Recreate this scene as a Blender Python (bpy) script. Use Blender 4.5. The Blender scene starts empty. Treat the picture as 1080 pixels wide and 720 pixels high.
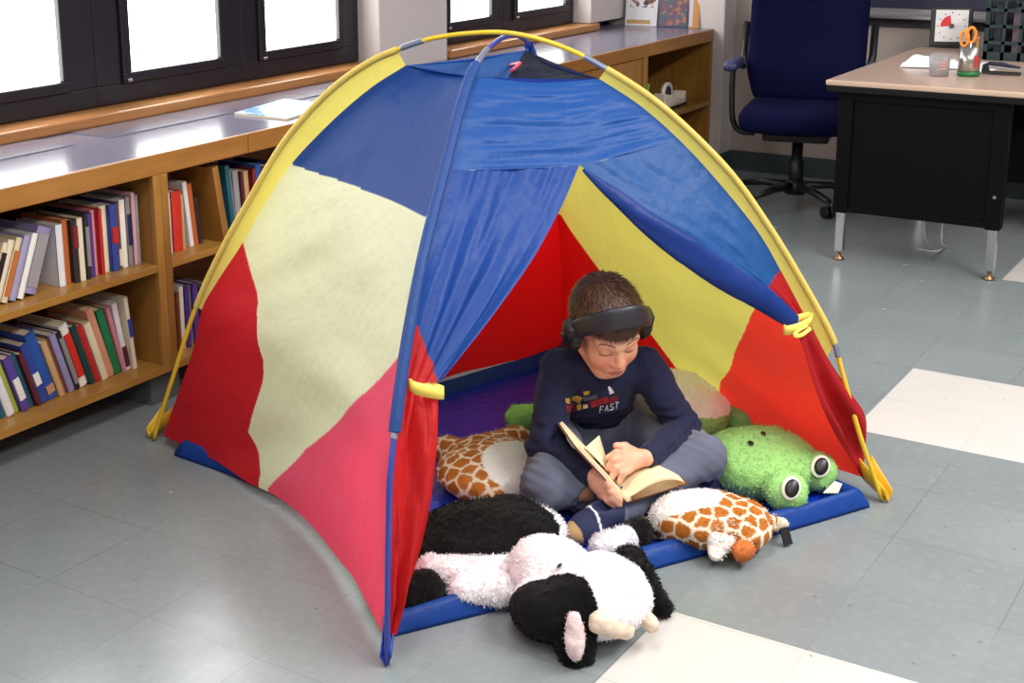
import bpy, bmesh, math, random
import numpy as np
from mathutils import Vector, Matrix, Euler

random.seed(7)
RNG = np.random.default_rng(11)
scn = bpy.context.scene
COL = scn.collection
PI = math.pi

# ------------------------------------------------------------------ camera
YAW, PIT, ROL = [math.radians(a) for a in (-33.57009173, 14.49144982, -0.56290885)]
FPX, CX, CY = 1487.864, 463.07, 262.46          # focal length and principal point in pixels of 1080 x 720
CAM = np.array([0.0, 0.0, 1.503])
_f = np.array([math.sin(YAW)*math.cos(PIT), math.cos(YAW)*math.cos(PIT), -math.sin(PIT)])
_r0 = np.array([math.cos(YAW), -math.sin(YAW), 0.0])
_u0 = np.cross(_r0, _f)
_r = math.cos(ROL)*_r0 + math.sin(ROL)*_u0
_u = -math.sin(ROL)*_r0 + math.cos(ROL)*_u0
cam_data = bpy.data.cameras.new('camera')
cam = bpy.data.objects.new('camera', cam_data)
COL.objects.link(cam)
cam.matrix_world = Matrix(((_r[0], _u[0], -_f[0], CAM[0]), (_r[1], _u[1], -_f[1], CAM[1]),
                           (_r[2], _u[2], -_f[2], CAM[2]), (0, 0, 0, 1)))
cam_data.sensor_fit = 'HORIZONTAL'
cam_data.sensor_width = 36.0
cam_data.lens = FPX/1080*36
cam_data.shift_x = -(CX-540)/1080
cam_data.shift_y = (CY-360)/1080
cam_data.clip_start = 0.05
scn.camera = cam

# ------------------------------------------------------------------ world, lamps, exposure
scn.view_settings.view_transform = 'Standard'
scn.view_settings.look = 'None'
scn.view_settings.gamma = 1.0
scn.view_settings.use_curve_mapping = False
scn.view_settings.exposure = 0.14
world = bpy.data.worlds.new('world')
scn.world = world
world.use_nodes = True
world.node_tree.nodes['Background'].inputs[0].default_value = (0.93, 0.95, 1.0, 1)
world.node_tree.nodes['Background'].inputs[1].default_value = 0.36
PANE_STRENGTH = 8.0
NEAR_PANE_STRENGTH = 6.0                                # panes of the unseen nearer windows, glow set to brighten the tent's side

def area_lamp(name, loc, aim, sx, sy, power, col=(1, 1, 1)):
    d = bpy.data.lights.new(name, 'AREA')
    d.shape = 'RECTANGLE'; d.size = sx; d.size_y = sy; d.energy = power; d.color = col
    o = bpy.data.objects.new(name, d)
    COL.objects.link(o)
    o.location = loc
    o.rotation_euler = (Vector(aim)-Vector(loc)).to_track_quat('-Z', 'Y').to_euler()
    return o
# the classroom's ceiling fluorescents
area_lamp('ceiling_fluorescent', (-1.2, 1.6, 3.0), (-1.2, 1.6, 0), 0.6, 2.4, 45, (1, 0.97, 0.92))
area_lamp('ceiling_fluorescent', (0.9, 3.2, 3.0), (0.9, 3.2, 0), 0.6, 2.4, 150, (1, 0.97, 0.92))
area_lamp('ceiling_fluorescent', (0.4, 5.2, 3.0), (0.4, 5.2, 0), 0.6, 2.4, 52, (1, 0.97, 0.92))
area_lamp('ceiling_fluorescent', (0.9, -0.3, 3.0), (0.9, -0.3, 0), 0.6, 2.4, 60, (1, 0.97, 0.92))

# ------------------------------------------------------------------ helpers
def ray(x, y):
    return _f + (x-CX)/FPX*_r - (y-CY)/FPX*_u
def onz(x, y, z=0.0):
    d = ray(x, y); return CAM + d*((z-CAM[2])/d[2])
def onx(x, y, X):
    d = ray(x, y); return CAM + d*((X-CAM[0])/d[0])
def ony(x, y, Y):
    d = ray(x, y); return CAM + d*((Y-CAM[1])/d[1])
def onpl(x, y, p, n):
    d = ray(x, y); n = np.asarray(n, float); return CAM + d*(((np.asarray(p, float)-CAM)@n)/(d@n))
def proj(P):
    v = np.asarray(P, float)-CAM; z = v@_f
    return np.stack([CX+FPX*(v@_r)/z, CY-FPX*(v@_u)/z], -1)

def lin(c):
    out = []
    for v in c[:3]:
        v = v/255.0
        out.append(v/12.92 if v <= 0.04045 else ((v+0.055)/1.055)**2.4)
    return (*out, 1.0)

class NT:
    """small node-tree writer"""
    def __init__(s, name):
        s.m = bpy.data.materials.new(name); s.m.use_nodes = True
        s.t = s.m.node_tree
        s.b = s.t.nodes['Principled BSDF']
        s.out = s.t.nodes['Material Output']
    def n(s, typ, **kw):
        nd = s.t.nodes.new(typ)
        for k, v in kw.items():
            if k.startswith('_'): setattr(nd, k[1:], v)
            else:
                nd.inputs[k if not k.startswith('i') or not k[1:].isdigit() else int(k[1:])].default_value = v
        return nd
    def l(s, a, b): s.t.links.new(a, b)
    def math(s, op, a, b=None, c=None):
        nd = s.t.nodes.new('ShaderNodeMath'); nd.operation = op
        for i, v in enumerate((a, b, c)):
            if v is None: continue
            if isinstance(v, (int, float)): nd.inputs[i].default_value = v
            else: s.l(v, nd.inputs[i])
        return nd.outputs[0]
    def mix(s, fac, a, b):
        nd = s.t.nodes.new('ShaderNodeMix'); nd.data_type = 'RGBA'
        for i, v in ((0, fac), (6, a), (7, b)):
            if isinstance(v, (int, float)): nd.inputs[i].default_value = v
            elif isinstance(v, tuple): nd.inputs[i].default_value = v
            else: s.l(v, nd.inputs[i])
        return nd.outputs[2]
    def coords(s, kind='Object', scale=(1, 1, 1)):
        tc = s.t.nodes.new('ShaderNodeTexCoord'); mp = s.t.nodes.new('ShaderNodeMapping')
        mp.inputs['Scale'].default_value = scale
        s.l(tc.outputs[kind], mp.inputs[0]); return mp.outputs[0]
    def noise(s, vec, scale, detail=4, rough=0.5):
        nd = s.t.nodes.new('ShaderNodeTexNoise')
        nd.inputs['Scale'].default_value = scale; nd.inputs['Detail'].default_value = detail
        nd.inputs['Roughness'].default_value = rough
        s.l(vec, nd.inputs['Vector']); return nd.outputs[0]
    def ramp(s, fac, lo, hi):
        nd = s.t.nodes.new('ShaderNodeMapRange'); nd.inputs[1].default_value = lo; nd.inputs[2].default_value = hi
        s.l(fac, nd.inputs[0]); return nd.outputs[0]
    def bump(s, h, strength=0.3, dist=0.01):
        nd = s.t.nodes.new('ShaderNodeBump'); nd.inputs['Strength'].default_value = strength
        nd.inputs['Distance'].default_value = dist
        s.l(h, nd.inputs['Height']); s.l(nd.outputs[0], s.b.inputs['Normal']); return nd.outputs[0]
    def base(s, v):
        if isinstance(v, tuple): s.b.inputs['Base Color'].default_value = v
        else: s.l(v, s.b.inputs['Base Color'])
    def set(s, **kw):
        for k, v in kw.items(): s.b.inputs[k.replace('_', ' ')].default_value = v

_mats = {}
def plain(name, rgb, rough=0.5, metal=0.0, var=0.08, scale=12.0, bump=0.0, spec=0.5, bscale=None):
    """plain coloured surface with slight noise variation"""
    if name in _mats: return _mats[name]
    t = NT(name); c = lin(rgb)
    v = t.coords('Object')
    n = t.noise(v, scale, 3)
    d = tuple(max(0, x*(1-var*2)) for x in c[:3])+(1,)
    e = tuple(min(1, x*(1+var)) for x in c[:3])+(1,)
    t.base(t.mix(n, d, e))
    t.set(Roughness=rough, Metallic=metal)
    t.b.inputs['Specular IOR Level'].default_value = spec
    if bump:
        t.bump(t.noise(v, bscale or scale*6, 4), bump, 0.003)
    _mats[name] = t.m
    return t.m

def wood(name, rgb_a, rgb_b, axis='Y', rough=0.35, scale=1.0):
    if name in _mats: return _mats[name]
    t = NT(name)
    st = 0.12
    sc = {'X': (st, 1, 1), 'Y': (1, st, 1), 'Z': (1, 1, st)}[axis]
    v = t.coords('Object', sc)
    n1 = t.noise(v, 26*scale, 5, 0.6)
    n2 = t.noise(v, 5*scale, 3, 0.5)
    n3 = t.noise(v, 110*scale, 2, 0.5)
    f = t.math('ADD', t.math('MULTIPLY', n1, 0.55), t.math('MULTIPLY', n2, 0.6))
    f = t.ramp(f, 0.35, 0.85)
    c = t.mix(f, lin(rgb_a), lin(rgb_b))
    f3 = t.ramp(n3, 0.5, 0.9)
    c = t.mix(t.math('MULTIPLY', f3, 0.25), c, tuple(x*0.45 for x in lin(rgb_a)[:3])+(1,))
    t.base(c); t.set(Roughness=rough)
    t.bump(n1, 0.08, 0.002)
    _mats[name] = t.m
    return t.m

ORG = {}
def empty(name, loc=(0, 0, 0), label=None, cat=None, group=None, rotz=0.0, local=False):
    o = bpy.data.objects.new(name, None)
    COL.objects.link(o)
    o.empty_display_size = 0.05
    o.location = loc; o.rotation_euler = (0, 0, rotz)
    ORG[o] = np.zeros(3) if local else np.array(loc, float)
    tag(o, label, cat, group)
    return o
def tag(o, label=None, cat=None, group=None, kind=None):
    if label: o['label'] = label
    if cat: o['category'] = cat
    if group: o['group'] = group
    if kind: o['kind'] = kind
    return o

class G:
    """geometry collector: verts, faces and a material slot per face"""
    def __init__(s): s.v = []; s.f = []; s.m = []; s.sm = []
    def add(s, verts, faces, m=0, smooth=False):
        k = len(s.v); s.v += [tuple(map(float, p)) for p in verts]
        s.f += [tuple(int(i)+k for i in f) for f in faces]; s.m += [m]*len(faces); s.sm += [smooth]*len(faces)
        return s
    def box(s, lo, hi, m=0):
        x0, y0, z0 = lo; x1, y1, z1 = hi
        return s.add([(x0, y0, z0), (x1, y0, z0), (x1, y1, z0), (x0, y1, z0), (x0, y0, z1), (x1, y0, z1), (x1, y1, z1), (x0, y1, z1)],
                     [(0, 3, 2, 1), (4, 5, 6, 7), (0, 1, 5, 4), (1, 2, 6, 5), (2, 3, 7, 6), (3, 0, 4, 7)], m)
    def tube(s, pts, rad, n=10, m=0, caps=True, smooth=True, flat=1.0, up=None):
        pts = [np.asarray(p, float) for p in pts]
        if isinstance(rad, (int, float)): rad = [rad]*len(pts)
        T = []
        for i in range(len(pts)):
            a = pts[max(0, i-1)]; b = pts[min(len(pts)-1, i+1)]
            d = b-a; T.append(d/(np.linalg.norm(d)+1e-12))
        ref = np.array(up, float) if up is not None else (np.array([0, 0, 1.0]) if abs(T[0][2]) < 0.9 else np.array([1.0, 0, 0]))
        N = ref-T[0]*(ref@T[0]); N /= np.linalg.norm(N)
        verts = []
        for i, p in enumerate(pts):
            N = N-T[i]*(N@T[i]); N /= (np.linalg.norm(N)+1e-12)
            B = np.cross(T[i], N)
            for k in range(n):
                a = 2*PI*k/n
                verts.append(p+rad[i]*(math.cos(a)*N*flat+math.sin(a)*B))
        faces = []
        for i in range(len(pts)-1):
            for k in range(n):
                faces.append((i*n+k, i*n+(k+1) % n, (i+1)*n+(k+1) % n, (i+1)*n+k))
        s.add(verts, faces, m, smooth)
        if caps:
            k0 = len(s.v)-len(verts)
            s.f.append(tuple(k0+k for k in range(n))[::-1]); s.m.append(m); s.sm.append(False)
            s.f.append(tuple(k0+(len(pts)-1)*n+k for k in range(n))); s.m.append(m); s.sm.append(False)
        return s
    def lathe(s, prof, c=(0, 0, 0), n=24, m=0, smooth=True):
        """prof: (radius, z) pairs around a vertical axis through c"""
        verts = []; faces = []
        for r, z in prof:
            for k in range(n):
                a = 2*PI*k/n; verts.append((c[0]+r*math.cos(a), c[1]+r*math.sin(a), c[2]+z))
        for i in range(len(prof)-1):
            for k in range(n):
                faces.append((i*n+k, i*n+(k+1) % n, (i+1)*n+(k+1) % n, (i+1)*n+k))
        return s.add(verts, faces, m, smooth)
    def prism(s, poly, axis, a, b, m=0):
        """extrude a 2-D polygon along an axis ('x','y','z') from a to b"""
        def P(u, v, w):
            return {'x': (w, u, v), 'y': (u, w, v), 'z': (u, v, w)}[axis]
        n = len(poly)
        verts = [P(u, v, a) for u, v in poly]+[P(u, v, b) for u, v in poly]
        faces = [tuple(range(n))[::-1], tuple(range(n, 2*n))]+[(k, (k+1) % n, n+(k+1) % n, n+k) for k in range(n)]
        return s.add(verts, faces, m)
    def grid(s, P, m=0, smooth=True, wrap=False):
        """P: (rows, cols, 3)"""
        R, C = P.shape[:2]
        verts = P.reshape(-1, 3)
        faces = []
        cc = C if wrap else C-1
        for i in range(R-1):
            for j in range(cc):
                faces.append((i*C+j, i*C+(j+1) % C, (i+1)*C+(j+1) % C, (i+1)*C+j))
        return s.add(verts, faces, m, smooth)

def obj(name, g, mats, parent=None, bevel=0.0, seg=2, fixn=True, subsurf=0, solid=0.0):
    if not isinstance(mats, (list, tuple)): mats = [mats]
    me = bpy.data.meshes.new(name)
    org = ORG[parent] if parent is not None else np.zeros(3)
    V = np.asarray(g.v, float)-org
    me.from_pydata([tuple(p) for p in V], [], g.f)
    for m in mats: me.materials.append(m)
    me.polygons.foreach_set('material_index', g.m)
    me.polygons.foreach_set('use_smooth', g.sm)
    if fixn:
        bm = bmesh.new(); bm.from_mesh(me); bmesh.ops.recalc_face_normals(bm, faces=bm.faces[:]); bm.to_mesh(me); bm.free()
    me.update()
    o = bpy.data.objects.new(name, me)
    COL.objects.link(o)
    if parent is not None: o.parent = parent
    ORG[o] = org
    if solid:
        md = o.modifiers.new('thickness', 'SOLIDIFY'); md.thickness = solid; md.offset = 0
    if bevel:
        md = o.modifiers.new('bevel', 'BEVEL'); md.width = bevel; md.segments = seg; md.limit_method = 'ANGLE'; md.angle_limit = math.radians(35)
        md.harden_normals = False
    if subsurf:
        md = o.modifiers.new('subsurf', 'SUBSURF'); md.levels = subsurf; md.render_levels = subsurf
    return o
def box_obj(name, lo, hi, mat, parent=None, bevel=0.0):
    return obj(name, G().box(lo, hi), mat, parent, bevel)
def dup(o, parent=None):
    c = o.copy(); COL.objects.link(c)
    if parent is not None: c.parent = parent
    ORG[c] = ORG[o]
    for ch in list(o.children): dup(ch, c)
    return c

def resample(pts, n):
    pts = np.asarray(pts, float)
    d = np.r_[0, np.cumsum(np.linalg.norm(np.diff(pts, axis=0), axis=1))]
    t = np.linspace(0, d[-1], n)
    return np.stack([np.interp(t, d, pts[:, k]) for k in range(pts.shape[1])], 1)
def spline(pts, n):
    """Catmull-Rom through pts, n samples evenly spaced along it"""
    pts = np.asarray(pts, float)
    p = np.vstack([2*pts[0]-pts[1], pts, 2*pts[-1]-pts[-2]])
    out = []
    for i in range(1, len(p)-2):
        for t in np.linspace(0, 1, 14, endpoint=(i == len(p)-3)):
            a, b, c, d = p[i-1], p[i], p[i+1], p[i+2]
            out.append(0.5*((2*b)+(-a+c)*t+(2*a-5*b+4*c-d)*t*t+(-a+3*b-3*c+d)*t**3))
    return resample(out, n)

# smooth lattice noise for folds and fur (values about -1..1)
class VN:
    def __init__(s, seed): s.g = np.random.default_rng(seed).uniform(-1, 1, (32, 32, 32)).astype(np.float32)
    def __call__(s, P, scale):
        Q = np.asarray(P)*scale; i = np.floor(Q).astype(int); f = Q-i; f = f*f*(3-2*f)
        r = 0
        for dx in (0, 1):
            for dy in (0, 1):
                for dz in (0, 1):
                    w = (f[..., 0] if dx else 1-f[..., 0])*(f[..., 1] if dy else 1-f[..., 1])*(f[..., 2] if dz else 1-f[..., 2])
                    r = r+w*s.g[(i[..., 0]+dx) % 32, (i[..., 1]+dy) % 32, (i[..., 2]+dz) % 32]
        return r
vn = VN(3); vn2 = VN(5)

# ---- soft bodies: signed-distance shapes meshed with surface nets
def cap(P, a, b, ra, rb):
    a = np.asarray(a, float); b = np.asarray(b, float); ab = b-a
    t = np.clip(((P-a)@ab)/(ab@ab+1e-12), 0, 1)
    return np.linalg.norm(P-(a+t[:, None]*ab), axis=1)-(ra+(rb-ra)*t)
def ell(P, c, r, M=None):
    q = P-np.asarray(c, float)
    if M is not None: q = q@np.asarray(M)          # columns of M are the ellipsoid's axes
    r = np.asarray(r, float)
    k0 = np.linalg.norm(q/r, axis=1); k1 = np.linalg.norm(q/(r*r), axis=1)
    return k0*(k0-1)/(k1+1e-9)
def smin(a, b, k):
    h = np.clip(0.5+0.5*(b-a)/k, 0, 1)
    return b+(a-b)*h-k*h*(1-h)
def smax(a, b, k): return -smin(-a, -b, k)

def sdf_mesh(fn, lo, hi, res):
    lo = np.asarray(lo, float); hi = np.asarray(hi, float)
    B = 8
    nb = np.ceil((hi-lo)/(res*B)).astype(int); n = nb*B+1
    # coarse pass at block centres, fine pass only in blocks near the surface
    bc = np.stack(np.meshgrid(*[lo[i]+(np.arange(nb[i])+0.5)*res*B for i in range(3)], indexing='ij'), -1).reshape(-1, 3)
    dc = fn(bc)
    near = np.abs(dc) < res*B*1.25
    D = np.empty(n, np.float32)
    sgn = np.repeat(np.repeat(np.repeat(dc.reshape(nb), B, 0), B, 1), B, 2)
    D[:] = 1.0
    D[:-1, :-1, :-1] = sgn
    idx = np.argwhere(near.reshape(nb))
    off = np.stack(np.meshgrid(*[np.arange(B+1)]*3, indexing='ij'), -1).reshape(-1, 3)
    for k in range(0, len(idx), 400):
        ii = (idx[k:k+400, None, :]*B+off[None]).reshape(-1, 3)
        d = fn(lo+ii*res)
        D[ii[:, 0], ii[:, 1], ii[:, 2]] = d
    ins = D < 0
    c = sum(ins[a:n[0]-1+a, b:n[1]-1+b, g:n[2]-1+g].astype(np.int8) for a in (0, 1) for b in (0, 1) for g in (0, 1))
    cells = np.argwhere((c > 0) & (c < 8))
    vid = -np.ones(np.array(n)-1, int); vid[tuple(cells.T)] = np.arange(len(cells))
    acc = np.zeros((len(cells), 3)); cnt = np.zeros(len(cells))
    corners = [(a, b, g) for a in (0, 1) for b in (0, 1) for g in (0, 1)]
    for p in corners:
        for ax in range(3):
            if p[ax]: continue
            q = list(p); q[ax] = 1
            d0 = D[cells[:, 0]+p[0], cells[:, 1]+p[1], cells[:, 2]+p[2]]
            d1 = D[cells[:, 0]+q[0], cells[:, 1]+q[1], cells[:, 2]+q[2]]
            cr = (d0 < 0) != (d1 < 0)
            t = np.where(cr, d0/(d0-d1+1e-20), 0)
            pos = np.tile(np.array(p, float), (len(cells), 1)); pos[:, ax] = t
            acc[cr] += pos[cr]; cnt[cr] += 1
    V = lo+(cells+acc/np.maximum(cnt, 1)[:, None])*res
    F = []
    for ax in range(3):
        u, w = (ax+1) % 3, (ax+2) % 3
        s0 = [slice(None)]*3; s1 = [slice(None)]*3
        s0[ax] = slice(0, -1); s1[ax] = slice(1, None)
        e = np.argwhere(ins[tuple(s0)] != ins[tuple(s1)])
        ok = (e[:, u] > 0) & (e[:, w] > 0) & (e[:, u] < n[u]-1) & (e[:, w] < n[w]-1)
        e = e[ok]
        flip = ins[tuple(e.T)]
        def nb_(du, dw):
            q = e.copy(); q[:, u] += du; q[:, w] += dw; return vid[tuple(q.T)]
        quad = np.stack([nb_(-1, -1), nb_(0, -1), nb_(0, 0), nb_(-1, 0)], 1)
        quad[~flip] = quad[~flip][:, ::-1]
        F.append(quad)
    F = np.concatenate(F); F = F[(F >= 0).all(1)]
    return V, F

def soft(name, fn, lo, hi, res, mat, parent=None, colour=None, relax=2):
    """mesh an SDF; colour(V) -> rgb in 0..255 per vertex, stored as attribute 'tint'"""
    V, F = sdf_mesh(fn, lo, hi, res)
    me = bpy.data.meshes.new(name)
    if relax:
        E = np.concatenate([F[:, [0, 1]], F[:, [1, 2]], F[:, [2, 3]], F[:, [3, 0]]])
        for _ in range(relax):
            s = np.zeros_like(V); c = np.zeros(len(V))
            np.add.at(s, E[:, 0], V[E[:, 1]]); np.add.at(c, E[:, 0], 1)
            np.add.at(s, E[:, 1], V[E[:, 0]]); np.add.at(c, E[:, 1], 1)
            V = 0.5*V+0.5*s/np.maximum(c, 1)[:, None]
    org = ORG[parent] if parent is not None else np.zeros(3)
    W = V-org
    me.vertices.add(len(W)); me.vertices.foreach_set('co', W.astype(np.float32).ravel())
    me.loops.add(F.size); me.loops.foreach_set('vertex_index', F.astype(np.int32).ravel())
    me.polygons.add(len(F)); me.polygons.foreach_set('loop_start', np.arange(0, F.size, 4, dtype=np.int32))
    me.update(calc_edges=True); me.validate()
    me.polygons.foreach_set('use_smooth', np.ones(len(me.polygons), bool))
    if colour is not None: tint(me, colour(V))
    for m in (mat if isinstance(mat, (list, tuple)) else [mat]): me.materials.append(m)
    o = bpy.data.objects.new(name, me); COL.objects.link(o)
    if parent is not None: o.parent = parent
    ORG[o] = org
    return o
def tint(me, rgb):
    rgb = np.clip(np.asarray(rgb, float)/255.0, 0, 1)
    l = np.where(rgb <= 0.04045, rgb/12.92, ((rgb+0.055)/1.055)**2.4)
    a = me.attributes.new('tint', 'FLOAT_COLOR', 'POINT')
    a.data.foreach_set('color', np.c_[l, np.ones(len(l))].astype(np.float32).ravel())
def tint_node(t):
    a = t.t.nodes.new('ShaderNodeAttribute'); a.attribute_name = 'tint'; return a.outputs['Color']
# ================================================================== THE SETTING
def floor_material():
    t = NT('vinyl_tile_floor')
    tc = t.t.nodes.new('ShaderNodeTexCoord'); sp = t.t.nodes.new('ShaderNodeSeparateXYZ')
    t.l(tc.outputs['Object'], sp.inputs[0])
    X, Y = sp.outputs[0], sp.outputs[1]
    pitch = 0.306
    def line(v, off):
        f = t.math('FRACT', t.math('DIVIDE', t.math('SUBTRACT', v, off), pitch))
        d = t.math('MINIMUM', f, t.math('SUBTRACT', 1.0, f))
        return t.math('LESS_THAN', d, 0.0042)
    lx = line(X, -2.636); ly = line(Y, 1.605)
    def cell(v, off): return t.math('FLOOR', t.math('DIVIDE', t.math('SUBTRACT', v, off), pitch))
    cb = t.t.nodes.new('ShaderNodeCombineXYZ'); t.l(cell(X, -2.636), cb.inputs[0]); t.l(cell(Y, 1.605), cb.inputs[1])
    wn = t.t.nodes.new('ShaderNodeTexWhiteNoise'); t.l(cb.outputs[0], wn.inputs[0])
    def inr(v, a, b): return t.math('MULTIPLY', t.math('GREATER_THAN', v, a), t.math('LESS_THAN', v, b))
    w1 = t.math('MULTIPLY', inr(X, -1.093, 2.0), inr(Y, 3.757, 4.368))
    w2 = t.math('MULTIPLY', inr(X, -1.104, 2.0), inr(Y, 1.0, 2.532))
    w3 = t.math('MULTIPLY', inr(X, -1.09, 2.0), inr(Y, 5.585, 6.19))
    white = t.math('MAXIMUM', w1, t.math('MAXIMUM', w2, w3))
    v = tc.outputs['Object']
    n1 = t.noise(v, 3.0, 4); n2 = t.noise(v, 40, 3)
    grey = t.mix(n1, lin((116, 124, 126)), lin((137, 144, 146)))
    grey = t.mix(t.math('MULTIPLY', wn.outputs[0], 0.35), grey, lin((117, 124, 125)))
    cream = t.mix(n1, lin((190, 185, 181)), lin((206, 201, 197)))
    c = t.mix(white, grey, cream)
    c = t.mix(t.math('MULTIPLY', t.ramp(n2, 0.5, 0.75), 0.12), c, lin((180, 180, 176)))
    # dark flecks of the vinyl
    vo = t.t.nodes.new('ShaderNodeTexVoronoi'); vo.inputs['Scale'].default_value = 26
    mp = t.coords('Object', (1, 1.0, 1)); nz = t.t.nodes.new('ShaderNodeTexNoise'); nz.inputs['Scale'].default_value = 60
    t.l(mp, nz.inputs['Vector'])
    ad = t.t.nodes.new('ShaderNodeVectorMath'); ad.operation = 'MULTIPLY_ADD'
    t.l(nz.outputs['Color'], ad.inputs[0]); ad.inputs[1].default_value = (0.018, 0.018, 0); t.l(mp, ad.inputs[2])
    t.l(ad.outputs[0], vo.inputs['Vector'])
    sepc = t.t.nodes.new('ShaderNodeSeparateColor'); t.l(vo.outputs['Color'], sepc.inputs[0])
    rad = t.math('MULTIPLY', sepc.outputs[0], 0.12)
    fl = t.math('MULTIPLY', t.math('LESS_THAN', vo.outputs['Distance'], rad), t.math('GREATER_THAN', sepc.outputs[1], 0.68))
    c = t.mix(t.math('MULTIPLY', fl, 0.6), c, lin((86, 88, 84)))
    ln = t.math('MULTIPLY', t.math('MAXIMUM', lx, ly), t.math('MULTIPLY', t.ramp(t.noise(v, 1.7, 2), 0.35, 0.65), 0.55))
    c = t.mix(ln, c, lin((70, 72, 70)))
    t.base(c)
    r = t.math('MULTIPLY_ADD', t.noise(v, 9, 4), 0.16, 0.16)
    t.l(r, t.b.inputs['Roughness'])
    t.b.inputs['Specular IOR Level'].default_value = 0.42
    t.bump(t.math('ADD', t.math('MULTIPLY', t.noise(v, 4.5, 2), 1.0), t.math('MULTIPLY', ln, -0.25)), 0.10, 0.02)
    return t.m

WX = -3.5                                           # plane of the windows
paint = plain('wall_paint', (200, 190, 187), 0.6, var=0.02, bump=0.05, bscale=160)
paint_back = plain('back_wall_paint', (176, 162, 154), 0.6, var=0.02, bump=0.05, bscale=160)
base_mat = plain('baseboard_rubber', (66, 78, 80), 0.45, var=0.06)
frame_mat = plain('window_frame_metal', (30, 24, 33), 0.35, var=0.05)
steel = plain('brushed_steel', (190, 190, 192), 0.3, 1.0, var=0.03)
black_plastic = plain('black_plastic', (22, 22, 25), 0.45, var=0.05)

tag(obj('floor', G().box((-3.6, -1.5, -0.05), (3.0, 7.3, 0.0)), floor_material()), kind='structure')

# window wall with its pier, its low wall under the sills, and the back wall
g = G()
g.box((-3.75, -1.5, 0), (WX-0.05, 7.3, 0.80))
g.box((-3.75, -1.5, 2.3), (WX-0.05, 7.3, 3.05))
g.box((-3.75, 6.56, 0.80), (WX+0.1, 7.3, 2.3))
tag(obj('wall_left', g, paint), kind='structure')
tag(box_obj('wall_pier', (-3.75, 4.69, 0.0), (-3.395, 5.2, 3.05), paint, bevel=0.008), kind='structure')
tag(box_obj('wall_column', (-3.50, 6.96, 0.0), (-2.83, 7.13, 3.05), paint, bevel=0.006), kind='structure')
tag(box_obj('wall_back', (-3.75, 7.11, 0), (3.0, 7.3, 3.05), paint_back), kind='structure')
tag(obj('baseboard_back', G().box((-2.83, 7.098, 0), (3.0, 7.11, 0.105)), base_mat), kind='structure')
tag(obj('baseboard_left', G().box((-2.842, 6.945, 0), (-2.818, 7.098, 0.105)), base_mat), kind='structure')

pane_t = NT('daylit_pane')
em = pane_t.n('ShaderNodeEmission'); em.inputs[0].default_value = (1.0, 0.99, 0.98, 1); em.inputs[1].default_value = PANE_STRENGTH
pane_t.l(em.outputs[0], pane_t.out.inputs[0])
near_pane_t = NT('near_pane_glow')
em = near_pane_t.n('ShaderNodeEmission'); em.inputs[0].default_value = (1.0, 0.97, 0.92, 1); em.inputs[1].default_value = NEAR_PANE_STRENGTH
near_pane_t.l(em.outputs[0], near_pane_t.out.inputs[0])
glass_t = NT('pane_glass'); glass_t.base(lin((240, 244, 248))); glass_t.set(Roughness=0.05, Transmission_Weight=1.0)

def window(n, y0, y1, p0, p1, z0=0.80, zp=0.90, z1=2.3):
    """one casement: outer frame y0..y1, daylit pane p0..p1"""
    root = empty('window_%d' % n, (WX, y0, z0)); tag(root, kind='structure')
    g = G()
    g.box((WX-0.06, y0, z0), (WX, y1, zp-0.035)); g.box((WX-0.06, y0, z1-0.07), (WX, y1, z1))
    g.box((WX-0.06, y0, zp-0.035), (WX, p0-0.04, z1-0.07)); g.box((WX-0.06, p1+0.04, zp-0.035), (WX, y1, z1-0.07))
    obj('window_frame', g, frame_mat, root, bevel=0.004)
    g = G()                                        # sash, stepped out of the frame
    for a, b, c, d in ((p0-0.04, p1+0.04, zp-0.035, zp), (p0-0.04, p1+0.04, z1-0.105, z1-0.07)):
        g.box((WX-0.05, a, c), (WX+0.012, b, d))
    g.box((WX-0.05, p0-0.04, zp), (WX+0.012, p0, z1-0.105)); g.box((WX-0.05, p1, zp), (WX+0.012, p1+0.04, z1-0.105))
    obj('sash', g, frame_mat, root, bevel=0.004)
    obj('pane', G().box((WX-0.014, p0, zp), (WX-0.008, p1, z1-0.105)), pane_t.m if n < 6 else near_pane_t.m, root)
    g = G().box((WX+0.012, p0-0.032, zp-0.03), (WX+0.024, p0-0.012, zp-0.02))
    obj('latch', g, steel, root, bevel=0.002)
window(1, 2.40, 3.245, 2.55, 3.095)
window(2, 3.245, 3.965, 3.397, 3.84)
window(3, 3.965, 4.69, 4.097, 4.548)
window(4, 5.2, 5.85, 5.375, 5.73)
window(5, 5.85, 6.56, 5.976, 6.456)
window(6, 1.50, 2.40, 1.65, 2.25)
window(7, 0.60, 1.50, 0.75, 1.35)
window(8, -0.3, 0.60, -0.15, 0.45)
window(9, -1.2, -0.3, -1.05, -0.45)

sill_wood = wood('sill_wood', (150, 96, 52), (196, 142, 88), 'Y', 0.3)
tag(box_obj('trim_1', (WX-0.02, -1.5, 0.761), (-3.38, 4.688, 0.797), sill_wood, bevel=0.006), kind='structure')
tag(box_obj('trim_2', (WX-0.02, 5.202, 0.761), (-3.375, 6.62, 0.797), sill_wood, bevel=0.006), kind='structure')

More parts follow.
